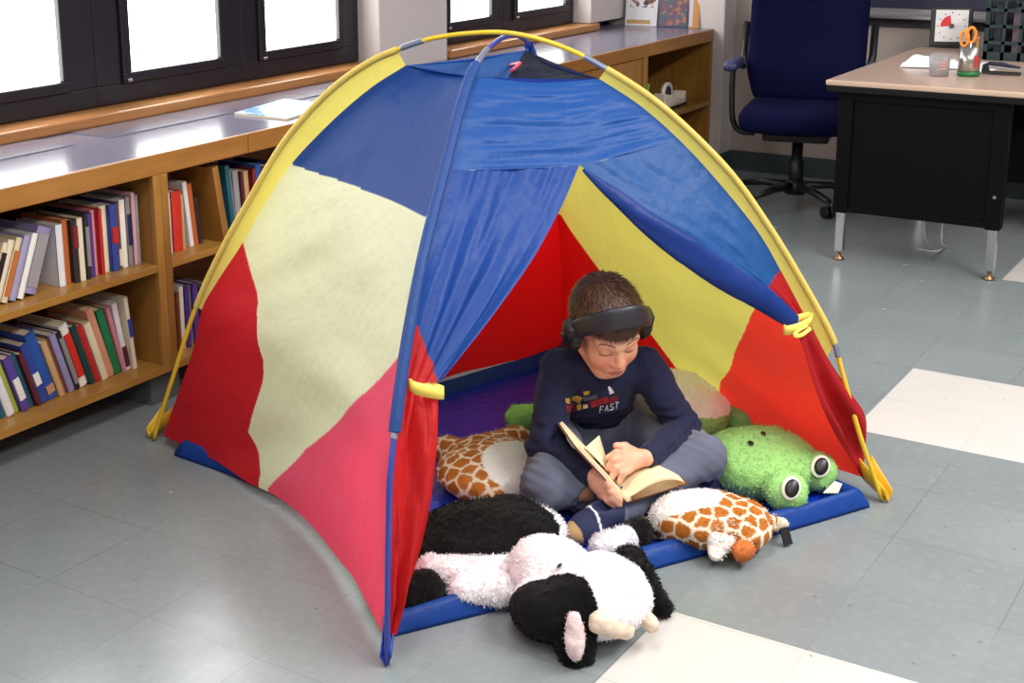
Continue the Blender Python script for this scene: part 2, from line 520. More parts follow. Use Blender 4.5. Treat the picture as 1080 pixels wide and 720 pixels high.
# chalkboard along the back wall with its aluminium tray
t = empty('chalkboard', (-0.6, 7.1, 0.84), 'dark navy chalkboard on the back wall with an aluminium tray under it', 'chalkboard')
obj('writing_surface', G().box((-2.66, 7.085, 0.89), (1.6, 7.109, 2.1)), plain('board_slate', (38, 36, 60), 0.5, var=0.1), t, bevel=0.002)
g = G().prism([(7.109, 0.845), (7.03, 0.845), (7.03, 0.862), (7.045, 0.858), (7.085, 0.87), (7.085, 0.89), (7.109, 0.89)], 'x', -2.70, 1.6)
obj('chalk_tray', g, plain('tray_aluminium', (172, 168, 172), 0.35, 0.7, var=0.03), t, bevel=0.002)
obj('lower_rail', G().box((-2.66, 7.095, 0.80), (1.6, 7.109, 0.845)), plain('rail_dark', (70, 62, 72), 0.5), t, bevel=0.002)

# ================================================================== BOOKCASES UNDER THE WINDOWS
FX = -2.885                                         # front plane of the cases
oak = wood('honey_oak', (134, 90, 36), (196, 146, 70), 'Y', 0.32)
oak_v = wood('honey_oak_upright', (124, 82, 34), (182, 132, 62), 'Z', 0.32)
fascia_wood = wood('fascia_wood', (122, 76, 32), (178, 122, 56), 'Y', 0.3, 0.7)
back_dark = wood('case_back_board', (96, 58, 28), (130, 84, 44), 'Y', 0.5)
kick_mat = plain('kick_board', (92, 98, 98), 0.5)

ct = empty('counter_top', (FX, 4.0, 0.70), 'long grey laminate counter with a wooden front edge under the windows', 'counter')
laminate = plain('grey_laminate', (112, 108, 124), 0.2, var=0.04, scale=40, spec=0.6)
obj('laminate_surface', G().box((-3.60, -1.2, 0.735), (FX-0.012, 6.955, 0.76)), laminate, ct, bevel=0.002)
for y0, y1 in ((-1.2, 3.28), (3.283, 6.955)):
    obj('wooden_edge', G().box((FX-0.03, y0, 0.698), (FX, y1, 0.7595)), fascia_wood, ct, bevel=0.003)
vent_metal = plain('vent_metal', (112, 108, 122), 0.25, 0.3, var=0.03)
for y0, y1 in ((1.2, 2.86), (3.0, 4.55)):           # low flush vent covers set into the counter by the sill
    g = G().box((-3.372, y0, 0.7602), (-3.195, y1, 0.7635))
    for k in range(1, 4):
        yy = y0+(y1-y0)*k/4
        g.box((-3.372, yy-0.003, 0.7635), (-3.195, yy+0.003, 0.7645))
    obj('vent_cover', g, vent_metal, ct, bevel=0.001)

def bookcase(y0, y1, label, mid=0.433, fx=FX, with_mid=True):
    t = empty('bookcase', ((fx-3.44)/2, (y0+y1)/2, 0), label, 'bookcase')
    xb = -3.44
    for a, b in ((y0, y0+0.024), (y1-0.024, y1)):
        obj('side_panel', G().box((xb, a, 0.098), (fx-0.003, b, 0.698)), oak_v, t, bevel=0.002)
    obj('back_panel', G().box((xb, y0+0.024, 0.10), (xb+0.012, y1-0.024, 0.698)), back_dark, t)
    obj('shelf', G().box((xb+0.012, y0+0.024, 0.098), (fx, y1-0.024, 0.121)), oak, t, bevel=0.002)
    if with_mid:
        obj('shelf', G().box((xb+0.012, y0+0.024, mid-0.022), (fx-0.002, y1-0.024, mid)), oak, t, bevel=0.002)
    obj('kick_board', G().box((-3.20, y0+0.024, 0.0), (-3.18, y1-0.024, 0.098)), kick_mat, t)
    for a, b in ((y0, y0+0.06), (y1-0.06, y1)):
        obj('base_block', G().box((-3.30, a, 0.0), (-2.915, b, 0.098)), kick_mat, t, bevel=0.002)
    return t
CASES = [bookcase(1.40, 2.893, 'oak bookcase at the left edge of the picture with two full rows of books'),
         bookcase(2.893, 4.45, 'oak bookcase half hidden behind the yellow edge of the tent'),
         bookcase(4.45, 6.15, 'plain oak section of the bookcase row right behind the tent top', with_mid=False),
         bookcase(6.15, 6.955, 'end bookcase by the wall column with a tape dispenser on its shelf', mid=0.385)]
# the uprights read as one thick post between two bays
for c, y in ((CASES[0], 2.893), (CASES[1], 2.893)):
    s = -1 if c is CASES[0] else 1
    obj('face_post', G().box((FX-0.02, min(y, y+s*0.03), 0.098), (FX-0.001, max(y, y+s*0.03), 0.698)), oak_v, c, bevel=0.002)
obj('door', G().box((FX-0.03, 4.48, 0.13), (FX-0.01, 6.12, 0.694)), wood('cupboard_door_wood', (134, 88, 44), (176, 122, 64), 'Z', 0.4), CASES[2], bevel=0.003)
# ================================================================== BOOKS
page_mat = plain('book_pages', (214, 198, 168), 0.8, var=0.06, scale=60)
_bm = {}
def book_mat(rgb):
    k = tuple(rgb)
    if k not in _bm: _bm[k] = plain('book_cover_%02x%02x%02x' % k, rgb, 0.42, var=0.06, scale=30)
    return _bm[k]
def book(th, h, d, rgb, label, group, x, y, z, lean=0.0, band=None, name='book'):
    """a closed book: spine facing +X, standing on z; lean tilts its top towards +Y (positive) about its foot"""
    t = empty(name, (x, y, z), label, 'book', group, local=True)
    c = 0.0022
    g = G()
    g.box((-d, 0, 0), (0, c, h)); g.box((-d, th-c, 0), (0, th, h))
    # rounded spine
    n = 6
    prof = [(0, 0)]+[(0.005*math.sin(PI*k/n), th*k/n) for k in range(1, n)]+[(0, th)]
    prof = prof+[(-0.003, th), (-0.003, 0)]
    g.prism([(p[0], p[1]) for p in prof], 'z', 0, h)
    obj('cover', g, book_mat(rgb), t)
    obj('page_block', G().box((-d+0.004, c, 0.004), (-0.003, th-c, h-0.004)), page_mat, t)
    if band:
        a, b, col = band
        obj('spine_label', G().box((0.0012, th*0.12, h*a), (0.0062, th*0.88, h*b)), book_mat(col), t)
    t.rotation_euler = (-lean, 0, 0)
    return t

CN = {}
def colour_word(rgb): return CN[tuple(rgb)]
for w, cs in {'cream': [(222, 208, 178), (228, 216, 190), (214, 196, 160)], 'white': [(232, 228, 222), (224, 222, 226)], 'tan': [(196, 158, 112), (184, 140, 104)],
              'brown': [(122, 70, 38), (104, 62, 44)], 'orange brown': [(178, 92, 44), (190, 110, 56)], 'red': [(186, 34, 36), (200, 44, 34)], 'dark red': [(122, 30, 38), (96, 28, 36)],
              'royal blue': [(44, 66, 150), (36, 82, 160)], 'navy': [(28, 34, 74), (30, 32, 58)], 'teal': [(26, 92, 112), (34, 84, 100)], 'green': [(22, 122, 74), (36, 130, 70)],
              'dark green': [(20, 62, 58), (24, 70, 52)], 'lilac': [(146, 136, 178), (158, 150, 186)], 'purple': [(76, 54, 130), (86, 64, 148)], 'pink': [(206, 128, 142), (214, 160, 168)],
              'grey': [(150, 148, 152), (134, 130, 130)], 'black': [(34, 30, 34), (44, 36, 38)], 'mustard': [(192, 150, 60)], 'lime': [(160, 172, 70)], 'salmon': [(204, 142, 112)], 'maroon': [(92, 34, 48)]}.items():
    for c in cs: CN[c] = w
ORD = ['first', 'second', 'third', 'fourth', 'fifth', 'sixth', 'seventh', 'eighth', 'ninth', 'tenth', 'eleventh', 'twelfth', 'thirteenth', 'fourteenth',
       'fifteenth', 'sixteenth', 'seventeenth', 'eighteenth', 'nineteenth', 'twentieth', 'twenty-first', 'twenty-second', 'twenty-third', 'twenty-fourth', 'twenty-fifth', 'twenty-sixth', 'twenty-seventh', 'twenty-eighth', 'twenty-ninth', 'thirtieth', 'thirty-first', 'thirty-second']

def row(items, ystart, z, direction, phrase, group, xf=-2.945, ylim=None):
    """items: (thickness, height, colour, lean[, band]) laid side by side from ystart; direction -1 goes towards -Y"""
    y = ystart; prev = 0.0
    for k, it in enumerate(items):
        th, h, rgb, lean = it[:4]
        band = it[4] if len(it) > 4 else None
        w = th/math.cos(lean)                      # a leaning neighbour takes this much shelf
        lab = '%s %s%s, %s' % (colour_word(rgb), 'leaning ' if abs(lean) > 0.05 else '', 'book' if th > 0.016 else 'thin book', phrase % ORD[k])
        d = 0.155+0.02*random.random()
        xo = xf-0.018*random.random()
        # rest the lower edge of a tilted book on the shelf
        zz = z+0.0006+(th*math.sin(lean) if lean > 0 else 0.0)
        if direction < 0:
            y -= w+0.0012
            yy = y if lean <= 0 else y
        else:
            if lean < prev: y += h*(math.sin(-lean)-math.sin(-prev))+.001      # it leans back on its neighbour
            prev = lean
            yy = y
            y += w+0.0012
        book(th, h, d, rgb, lab, group, xo, yy, zz, lean, band)

Z1, Z2 = 0.433, 0.121
c = lambda w, i=0: [k for k, v in CN.items() if v == w][i]
# upper shelf, left bay, from the post leftwards: uprights, then a run leaning to the right
row([(.012, .205, c('grey'), 0), (.014, .215, c('pink', 1), 0), (.016, .205, c('grey', 1), 0, (.3, .75, c('navy'))), (.022, .20, c('white'), 0), (.016, .195, c('brown', 1), 0, (.05, .3, c('cream'))),
     (.026, .195, c('royal blue'), 0, (.42, .66, c('red'))), (.026, .195, c('cream'), 0), (.014, .19, c('red'), 0), (.018, .19, c('pink'), 0), (.020, .185, c('purple'), 0),
     (.015, .19, c('black'), 0, (.2, .8, c('grey', 1))), (.022, .18, c('cream', 1), 0), (.022, .18, c('black', 1), 0, (.55, .9, c('dark red'))), (.022, .185, c('orange brown'), 0), (.024, .175, c('white', 1), 0)],
    2.858, Z1, -1, '%s left of the post on the upper shelf', 'books on the upper left shelf')
row([(.046, .185, c('lilac'), .40, (.1, .9, c('grey'))), (.020, .18, c('white'), .40), (.022, .178, c('lilac', 1), .40), (.020, .178, c('cream', 2), .40, (.1, .8, c('orange brown', 1))), (.022, .176, c('cream', 1), .40),
     (.018, .174, c('cream'), .40, (.1, .85, c('black'))), (.018, .17, c('mustard'), .40), (.024, .168, c('dark red'), .40), (.022, .168, c('tan'), .40), (.02, .168, c('cream'), .40)],
    2.470, Z1, -1, '%s in the tilted run at upper shelf left', 'tilted books on the upper left shelf')
# lower shelf, left bay, all leaning with their tops to the left
L = -0.30
row([(.016, .225, c('cream', 1), -.10, (.45, .7, c('royal blue'))), (.020, .215, c('white', 1), -.18, (.05, .35, c('maroon'))), (.014, .215, c('pink'), -.24), (.026, .215, c('green'), -.27), (.026, .23, c('salmon'), L),
     (.024, .19, c('cream'), L), (.020, .19, c('red'), L), (.020, .195, c('dark green'), L), (.030, .205, c('white'), L, (.15, .85, c('red', 1))), (.018, .19, c('black'), L, (.1, .9, c('grey', 1))), (.022, .19, c('lilac'), L),
     (.016, .18, c('brown'), L), (.020, .18, c('tan'), L), (.034, .215, c('royal blue', 1), L, (.08, .2, c('tan', 1))), (.026, .19, c('royal blue'), L, (.3, .5, c('white'))), (.016, .17, c('maroon'), L), (.020, .17, c('teal', 1), L),
     (.026, .17, c('purple', 1), L, (.2, .6, c('white'))), (.018, .165, c('lime'), L), (.026, .165, c('white', 1), L), (.018, .165, c('teal'), L), (.022, .165, c('tan', 1), L), (.02, .165, c('navy'), L), (.024, .165, c('grey'), L), (.02, .165, c('dark red', 1), L)],
    2.815, Z2, -1, '%s left of the post on the lower shelf', 'books on the lower left shelf')
# right bay, upper shelf
row([(.014, .185, c('grey'), 0), (.018, .185, c('white'), 0), (.040, .185, c('red', 1), 0), (.012, .17, c('tan'), 0), (.018, .205, c('white', 1), -.10), (.022, .195, c('orange brown'), -.10), (.016, .15, c('black', 1), -.10)],
    2.962, Z1, 1, '%s right of the post on the upper shelf', 'books right of the post on the upper shelf')
t = empty('bookend', (-2.93, 3.165, Z1), 'tilted wooden plank bookend between two groups of books beside the tent', 'bookend')
g = G().prism([(3.172, Z1+.0006), (3.198, Z1+.004), (3.160, Z1+.245), (3.134, Z1+.240)], 'x', -3.09, -2.905)
obj('upright_plank', g, oak_v, t, bevel=0.002)
row([(.020, .225, c('teal'), -.10), (.018, .205, c('grey', 1), -.10), (.026, .20, c('grey'), -.07), (.014, .19, c('maroon'), -.06), (.024, .19, c('tan'), -.05), (.016, .195, c('dark red'), 0), (.026, .205, c('royal blue', 1), 0, (.2, .3, c('white'))),
     (.022, .19, c('maroon'), 0), (.024, .19, c('cream'), 0), (.02, .2, c('navy'), 0)],
    3.232, Z1, 1, '%s right of the wooden bookend', 'books beyond the wooden bookend')
# right bay, lower shelf
row([(.026, .19, c('cream'), 0), (.016, .185, c('brown'), 0), (.020, .20, c('white'), 0), (.022, .20, c('purple'), 0), (.018, .19, c('cream', 2), 0), (.024, .195, c('purple', 1), 0), (.018, .18, c('navy', 1), 0), (.02, .185, c('grey'), 0)],
    2.962, Z2, 1, '%s right of the post on the lower shelf', 'books right of the post on the lower shelf')

# ---- two picture books standing on the far end of the counter, generic artwork
def art(name, bands):
    t = NT(name)
    tc = t.coords('Object'); n = t.noise(tc, 16, 4); n2 = t.noise(tc, 34, 3)
    cc = lin(bands[0])
    cc = t.mix(t.ramp(n, 0.46, 0.52), cc, lin(bands[1]))
    cc = t.mix(t.ramp(n2, 0.56, 0.60), cc, lin(bands[2]))
    t.base(cc); t.set(Roughness=0.3)
    return t.m
def standing_book(x0, y0, x1, y1, h, lean, mats, label, pages=0.012):
    t = empty('picture_book', (x0, y0, 0.7602), label, 'book')
    a = np.array([x0, y0, 0.761]); b = np.array([x1, y1, 0.761]); w = (b-a)/np.linalg.norm(b-a)
    nrm = np.array([w[1], -w[0], 0]); up = np.array([0, 0, 1.0])*math.cos(lean)-nrm*math.sin(lean); out = np.cross(w, up)
    W = np.linalg.norm(b-a)
    def slab(u0, u1, v0, v1, d0, d1):
        P = [a+w*u+up*v+out*d for d in (d0, d1) for u, v in ((u0, v0), (u1, v0), (u1, v1), (u0, v1))]
        return G().add(P, [(0, 1, 2, 3), (4, 5, 6, 7), (0, 1, 5, 4), (1, 2, 6, 5), (2, 3, 7, 6), (3, 0, 4, 7)])
    obj('cover', slab(0, W, 0, h, 0, 0.003), mats[0], t)
    obj('page_block', slab(0.003, W-0.003, 0.003, h-0.003, -pages, 0), page_mat, t)
    for m, (u0, u1, v0, v1) in mats[1]:
        obj('cover_picture', slab(u0*W, u1*W, v0*h, v1*h, 0.003, 0.0042), m, t)
    return t
standing_book(-3.37, 6.90, -3.20, 6.93, 0.23, 0.16, (book_mat((226, 222, 226)), [(art('cover_art_brown', ((226, 222, 226), (140, 92, 60), (60, 44, 48))), (.06, .94, .42, .97)), (book_mat((190, 150, 96)), (.05, .8, .05, .14))]),
              'white picture book with brown drawing standing open faced on the far end of the counter')
standing_book(-3.185, 6.92, -3.03, 6.94, 0.25, 0.16, (book_mat((52, 60, 92)), [(art('cover_art_dusk', ((92, 60, 82), (40, 84, 96), (160, 90, 66))), (.04, .96, .04, .96))]),
              'dark blue and purple picture book standing by the wall on the counter')
standing_book(-3.018, 6.93, -2.968, 6.945, 0.24, 0.16, (book_mat((204, 140, 70)), [(book_mat((198, 196, 214)), (.05, .4, .03, .97))]),
              'narrow orange edged book beside the dark blue picture book on the counter')
# ---- magazine lying on the counter
mg = [onz(247, 121, .7602), onz(303, 127, .7602), onz(352, 112, .7602), onz(300, 106, .7602)]
t = empty('magazine', mg[0], 'magazine with pale blue cover lying flat on the counter beside the tent', 'magazine')
P = [p+np.array([0, 0, .0005]) for p in mg]+[p+np.array([0, 0, .006]) for p in mg]
obj('pages', G().add(P, [(3, 2, 1, 0), (0, 1, 5, 4), (1, 2, 6, 5), (2, 3, 7, 6), (3, 0, 4, 7), (4, 5, 6, 7)]), page_mat, t)
P2 = [p+np.array([0, 0, .0061]) for p in mg]+[p+np.array([0, 0, .0072]) for p in mg]
obj('cover', G().add(P2, [(3, 2, 1, 0), (0, 1, 5, 4), (1, 2, 6, 5), (2, 3, 7, 6), (3, 0, 4, 7), (4, 5, 6, 7)]), art('magazine_art', ((176, 190, 214), (92, 150, 190), (214, 206, 214))), t)

# ---- tape dispenser and marker cup on the end bookcase's shelf
t = empty('tape_dispenser', (-2.97, 6.62, 0.3855), 'beige tape dispenser with black base on the shelf of the end bookcase', 'tape dispenser')
by, bx, bz = 6.62, -2.97, 0.3855
obj('rubber_base', G().box((bx-.035, by-.135, bz+.0006), (bx+.035, by+.135, bz+.014)), black_plastic, t, bevel=.004)
beige = plain('beige_plastic', (206, 192, 176), 0.45)
g = G().prism([(by-.13, bz+.014), (by+.13, bz+.014), (by+.13, bz+.075), (by+.105, bz+.075), (by+.085, bz+.040), (by+.02, bz+.045), (by-.04, bz+.072), (by-.13, bz+.090)], 'x', bx-.032, bx+.032)
obj('body', g, beige, t, bevel=.005)
ring = []
obj('tape_roll', G().add(*(lambda: (lambda V, F: (V, F))(
    [(bx+s*.011, by-.045+r*math.cos(2*PI*k/28), bz+.082+r*math.sin(2*PI*k/28)) for s in (-1, 1) for r in (.055, .036) for k in range(28)],
    [(k, (k+1) % 28, 28+(k+1) % 28, 28+k) for k in range(28)]+[(56+k, 84+k, 84+(k+1) % 28, 56+(k+1) % 28) for k in range(28)] +
    [(k, 56+k, 56+(k+1) % 28, (k+1) % 28) for k in range(28)]+[(28+k, 28+(k+1) % 28, 84+(k+1) % 28, 84+k) for k in range(28)]))(), 0, True), plain('tape_film', (200, 196, 190), 0.3), t)
obj('hub', G().tube([(bx-.012, by-.045, bz+.082), (bx+.012, by-.045, bz+.082)], .034, 20), plain('hub_dark', (50, 42, 40), .5), t)
t = empty('pen_cup', (-3.02, 6.40, 0.3855), 'small dark pen cup with a green pen behind the tape dispenser', 'cup')
obj('cup', G().lathe([(0.0, .0006), (.034, .0006), (.036, .09), (.033, .09), (.031, .006), (0, .006)], (-3.02, 6.40, .3855), 20), black_plastic, t)
obj('green_pen', G().tube([(-3.015, 6.40, .393), (-3.0, 6.425, .53)], .007, 8), plain('green_plastic', (112, 190, 80), .4), t)
obj('blue_pen', G().tube([(-3.025, 6.39, .393), (-3.03, 6.37, .52)], .006, 8), plain('pen_dark', (40, 60, 70), .4), t)

# ================================================================== TEACHER'S DESK
DY = 5.537
dk = empty('teacher_desk', (-1.45, 6.15, 0), 'black metal teacher desk with a beige laminate top and chrome feet', 'desk')
desk_black = plain('desk_black_metal', (7, 6, 8), 0.6, var=0.1, spec=.1)
desk_top_m = plain('desk_laminate', (196, 168, 150), 0.22, var=0.03, scale=60)
chrome = plain('chrome', (200, 200, 205), 0.18, 1.0, var=0.02)
X0, X1, Y1 = -1.805, -1.03, 6.90
obj('desk_top', G().box((X0, DY-.03, .716), (X1, Y1, .738)), desk_top_m, dk, bevel=.006)
obj('top_edge', G().box((X0+.004, DY-.026, .690), (X1-.004, Y1-.004, .716)), plain('edge_rubber', (14, 13, 17), .45, spec=.2), dk, bevel=.004)
g = G()
g.box((-1.70, DY+.008, .225), (-1.145, DY+.03, .69))
g.box((-1.70, DY+.0, .655), (-1.145, DY+.012, .69))
g.box((-1.70, DY+.0, .205), (-1.145, DY+.03, .228))
obj('end_panel', g, desk_black, dk, bevel=.003)
for x0 in (-1.755, -1.165):
    for y0 in (DY-.002, Y1-.12):
        obj('corner_post', G().box((x0, y0, .20), (x0+.058, y0+.06, .69)), desk_black, dk, bevel=.004)
obj('modesty_panel', G().box((-1.755, DY+.06, .24), (-1.737, Y1-.12, .69)), desk_black, dk, bevel=.002)
for x0 in (-1.75, -1.16):
    for y0 in (DY+.004, Y1-.115):
        lg = obj('leg', G().box((x0+.008, y0, .035), (x0+.044, y0+.036, .20)), chrome, dk, bevel=.004)
        obj('foot_glide', G().lathe([(0, 0.0005), (.022, .0005), (.022, .008), (.008, .014), (.007, .036), (0, .036)], (x0+.026, y0+.018, 0), 16), plain('glide_brass', (150, 120, 90), .35, .8), lg)
# drawer pedestal at the far end of the kneehole
obj('drawer_pedestal', G().box((-1.65, 6.40, .22), (-1.12, 6.78, .69)), desk_black, dk, bevel=.004)
g = G()
for zz in (.36, .52): g.box((-1.119, 6.42, zz+.012), (-1.105, 6.76, zz+.15-.012))
obj('drawer_front', g, plain('drawer_wood', (120, 80, 52), .4), dk, bevel=.003)
obj('bolt', G().tube([(-1.135, DY-.001, .33), (-1.135, DY-.007, .33)], .007, 10), chrome, dk)

t = empty('low_shelf_unit', (-0.75, 6.6, 0), 'brown low shelf unit standing beyond the desk at the right edge', 'shelf')
sw = wood('walnut_shelf', (92, 58, 40), (140, 92, 62), 'X', .45)
for zz in (.10, .36, .56): obj('shelf', G().box((-1.02, 6.35, zz), (-.2, 6.75, zz+.03)), sw, t, bevel=.003)
for xx in (-1.045, -.2): obj('side_panel', G().box((xx, 6.34, 0.0), (xx+.025, 6.76, .64)), sw, t, bevel=.003)
obj('top_board', G().box((-1.05, 6.33, .64), (-.17, 6.77, .665)), sw, t, bevel=.003)
obj('back_panel', G().box((-1.02, 6.75, .02), (-.2, 6.76, .64)), back_dark, t)
bxo = empty('paper_stack', (-.85, 6.45, .39), 'pale stack of paper on the middle shelf of the low shelf unit', 'paper')
obj('sheets', G().box((-1.0, 6.36, .3905), (-.6, 6.66, .455)), plain('paper_pinkish', (196, 176, 168), .7), bxo, bevel=.003)

cb = [onz(965, 263), onz(985, 266), onz(997, 262), np.array([-1.345, 5.66, .10]), np.array([-1.345, 5.64, .19]), np.array([-1.35, 5.64, .26])]
cb2 = [np.array([-1.42, 5.66, .25]), np.array([-1.42, 5.68, .12]), onz(982, 263)+[0, 0, .003]]
g = G().tube(spline([p+np.array([0, 0, .004]) if p[2] < .02 else p for p in cb], 30), .0035, 8).tube(spline(cb2, 14), .0035, 8)
tag(obj('power_cord', g, plain('white_cord', (206, 204, 206), .5)), 'white power cord hanging in a loop under the black desk', 'cord')

# ---- things on the desk
ZD = .738
t = empty('countdown_timer', (-1.68, 6.85, ZD), 'square countdown timer with black frame and red wedge on the desk', 'timer')
a = onz(978, 53, ZD); b = onz(1022, 51, ZD); a = np.array([-1.745, 6.80, ZD+.001]); b = np.array([-1.57, 6.86, ZD+.001])
w = (b-a)/np.linalg.norm(b-a); nrm = np.array([w[1], -w[0], 0]); up = np.array([0, 0, 1.0])*math.cos(.12)-nrm*math.sin(.12); out = np.cross(w, up)
Wd = np.linalg.norm(b-a)
def tp(u, v, d): return a+w*u*Wd+up*v*Wd+out*d+np.array([0, 0, .006])
def tslab(poly, d0, d1):
    n = len(poly)
    return G().add([tp(u, v, d0) for u, v in poly]+[tp(u, v, d1) for u, v in poly], [tuple(range(n)), tuple(range(n, 2*n))]+[(k, (k+1) % n, n+(k+1) % n, n+k) for k in range(n)])
obj('frame', tslab([(0, 0), (1, 0), (1, 1), (0, 1)], -.03, .0), black_plastic, t, bevel=.006)
white_face = plain('timer_face', (228, 224, 224), .5, var=.02)
obj('dial_face', tslab([(.11, .13), (.89, .13), (.89, .92), (.11, .92)], .0, .002), white_face, t)
cxy = (.5, .52)
wedge = [cxy]+[(cxy[0]+.27*math.cos(q), cxy[1]+.27*math.sin(q)) for q in np.linspace(PI*.55, PI*1.02, 14)]
obj('red_wedge', tslab(wedge, .002, .0032), plain('timer_red', (220, 34, 36), .4), t)
obj('knob', tslab([(cxy[0]+.06*math.cos(q), cxy[1]+.06*math.sin(q)) for q in np.linspace(0, 2*PI, 16, endpoint=False)], .002, .012), plain('knob_grey', (90, 60, 60), .4), t)
g = G()
for k in range(12):
    q = 2*PI*k/12; r0, r1 = .31, .35
    d = np.array([math.cos(q), math.sin(q)]); e = np.array([-d[1], d[0]])*.012
    poly = [cxy+d*r0+e, cxy+d*r0-e, cxy+d*r1-e, cxy+d*r1+e]
    s_ = tslab([tuple(p) for p in poly], .002, .0028); g.add(s_.v, s_.f)
obj('tick_marks', g, plain('tick_dark', (96, 92, 104), .5), t)
obj('stand', tslab([(.2, -.03), (.8, -.03), (.8, .05), (.2, .05)], -.05, -.005), black_plastic, t, bevel=.003)

p = onz(1021, 80, ZD)
t = empty('pencil_cup', p, 'silver can pencil cup with green bottom band holding orange scissors', 'cup')
can = plain('can_metal', (176, 170, 166), .28, .9, var=.1, scale=40)
obj('can', G().lathe([(0, .001), (.041, .001), (.041, .118), (.038, .118), (.038, .006), (0, .006)], p, 32), can, t)
obj('green_band', G().lathe([(.0412, .002), (.0425, .002), (.0425, .020), (.0412, .020)], p, 32), plain('green_band', (24, 110, 56), .4), t)
obj('red_label', G().add([(p[0]+.0418*math.cos(q), p[1]+.0418*math.sin(q), p[2]+zz) for zz in (.04, .085) for q in np.linspace(-.9, -.2, 8)], [(k, k+1, 9+k, 8+k) for k in range(7)], 0, True), plain('label_red', (176, 60, 56), .4), t)
sc = empty('scissors', p+np.array([0, 0, .03]), 'scissors with orange handles standing in the silver pencil cup', 'scissors')
org_m = plain('orange_plastic', (238, 140, 40), .4)
for s in (-1, 1):
    ctr = p+np.array([-.012+.012*s, -.004, .155+.008*s])
    g = G().tube([ctr+np.array([.016*math.cos(q), .006*math.cos(q)*s, .030*math.sin(q)]) for q in np.linspace(0, 2*PI, 22)], .0065, 8, caps=False)
    hd = obj('handle', g, org_m, sc)
    obj('blade', G().tube([p+np.array([-.006, -.004+.004*s, .012]), ctr+np.array([0, 0, -.028])], [.003, .007], 6), steel, sc)
pn = empty('pencil', p+np.array([.01, .01, .01]), 'yellow pencil standing in the silver pencil cup behind the scissors', 'pencil')
obj('shaft', G().tube([p+np.array([.012, .012, .008]), p+np.array([.022, .020, .14])], .0042, 6, smooth=False), plain('pencil_yellow', (214, 160, 60), .4), pn)
obj('eraser', G().tube([p+np.array([.022, .020, .1402]), p+np.array([.0235, .0212, .155])], .0043, 8), plain('eraser_pink', (206, 120, 120), .7), pn)

p = onz(990, 80, ZD)
t = empty('plastic_cup', p, 'translucent plastic cup with faint pink print in front of the pencil cup', 'cup')
pl = NT('frosted_plastic'); pl.base(lin((236, 232, 234))); pl.set(Roughness=.35, Transmission_Weight=.75, IOR=1.3)
obj('cup_body', G().lathe([(0, .001), (.036, .001), (.041, .085), (.039, .085), (.034, .005), (0, .005)], p, 28), pl.m, t)
g = G()
for zz in (.03, .042, .054):
    q = np.linspace(-1.25, -.55, 8)
    g.add([(p[0]+.0405*math.cos(x), p[1]+.0405*math.sin(x), p[2]+z2) for z2 in (zz, zz+.007) for x in q], [(k, k+1, 9+k, 8+k) for k in range(7)])
obj('pink_print', g, plain('print_pink', (206, 150, 136), .5), t)

def crumple(name, label, cat, cpx, ex, ey, hz, seed, rot):
    p = onz(*cpx, ZD)
    n = 26; P = np.zeros((n, n, 3))
    for i in range(n):
        for j in range(n):
            u, v = i/(n-1)-.5, j/(n-1)-.5
            x, y = u*ex, v*ey
            P[i, j] = (p[0]+x*math.cos(rot)-y*math.sin(rot), p[1]+x*math.sin(rot)+y*math.cos(rot), ZD+.004)
    e = (1-(2*np.abs(np.linspace(-.5, .5, n))[:, None])**3)*(1-(2*np.abs(np.linspace(-.5, .5, n))[None, :])**3)
    P[..., 2] += e*hz*(.55+.45*vn(P+seed, 22))
    o = obj(name, G().grid(P), plain('white_paper', (236, 236, 240), .7, var=.02), solid=.002)
    tag(o, label, cat); return o
crumple('paper_napkin', 'crumpled white paper behind the plastic cup on the desk', 'paper', (982, 70), .24, .16, .06, 1.0, .2)
t = empty('envelope', onz(1040, 72, ZD), 'white sheet lying under the stapler on the desk', 'paper')
q = [onz(1022, 79, ZD+.001), onz(1046, 75, ZD+.001), onz(1066, 68, ZD+.001), onz(1036, 66, ZD+.001)]
obj('sheet', G().add(q+[p_+np.array([0, 0, .003]) for p_ in q], [(3, 2, 1, 0), (4, 5, 6, 7), (0, 1, 5, 4), (1, 2, 6, 5), (2, 3, 7, 6), (3, 0, 4, 7)]), plain('white_paper', (236, 236, 240), .7), t)

p = onz(1056, 78, ZD+.004)
t = empty('stapler', p, 'black and silver stapler lying at the front edge of the desk', 'stapler')
t.rotation_euler = (0, 0, .12); ORG[t] = np.zeros(3)
def yz(poly, w, b=.004): return G().prism(poly, 'y', -w, w)
obj('base', yz([(-.07, .001), (.075, .001), (.075, .008), (-.07, .010)], .018), black_plastic, t, bevel=.003)
obj('magazine', yz([(-.055, .022), (.07, .014), (.07, .024), (-.055, .034)], .010), steel, t, bevel=.002)
obj('arm', yz([(-.068, .028), (-.05, .048), (.0, .046), (.07, .030), (.072, .024), (-.05, .036)], .014), plain('stapler_navy', (34, 36, 56), .3), t, bevel=.004)
obj('hinge', yz([(-.075, .006), (-.045, .006), (-.05, .044), (-.072, .036)], .016), black_plastic, t, bevel=.003)

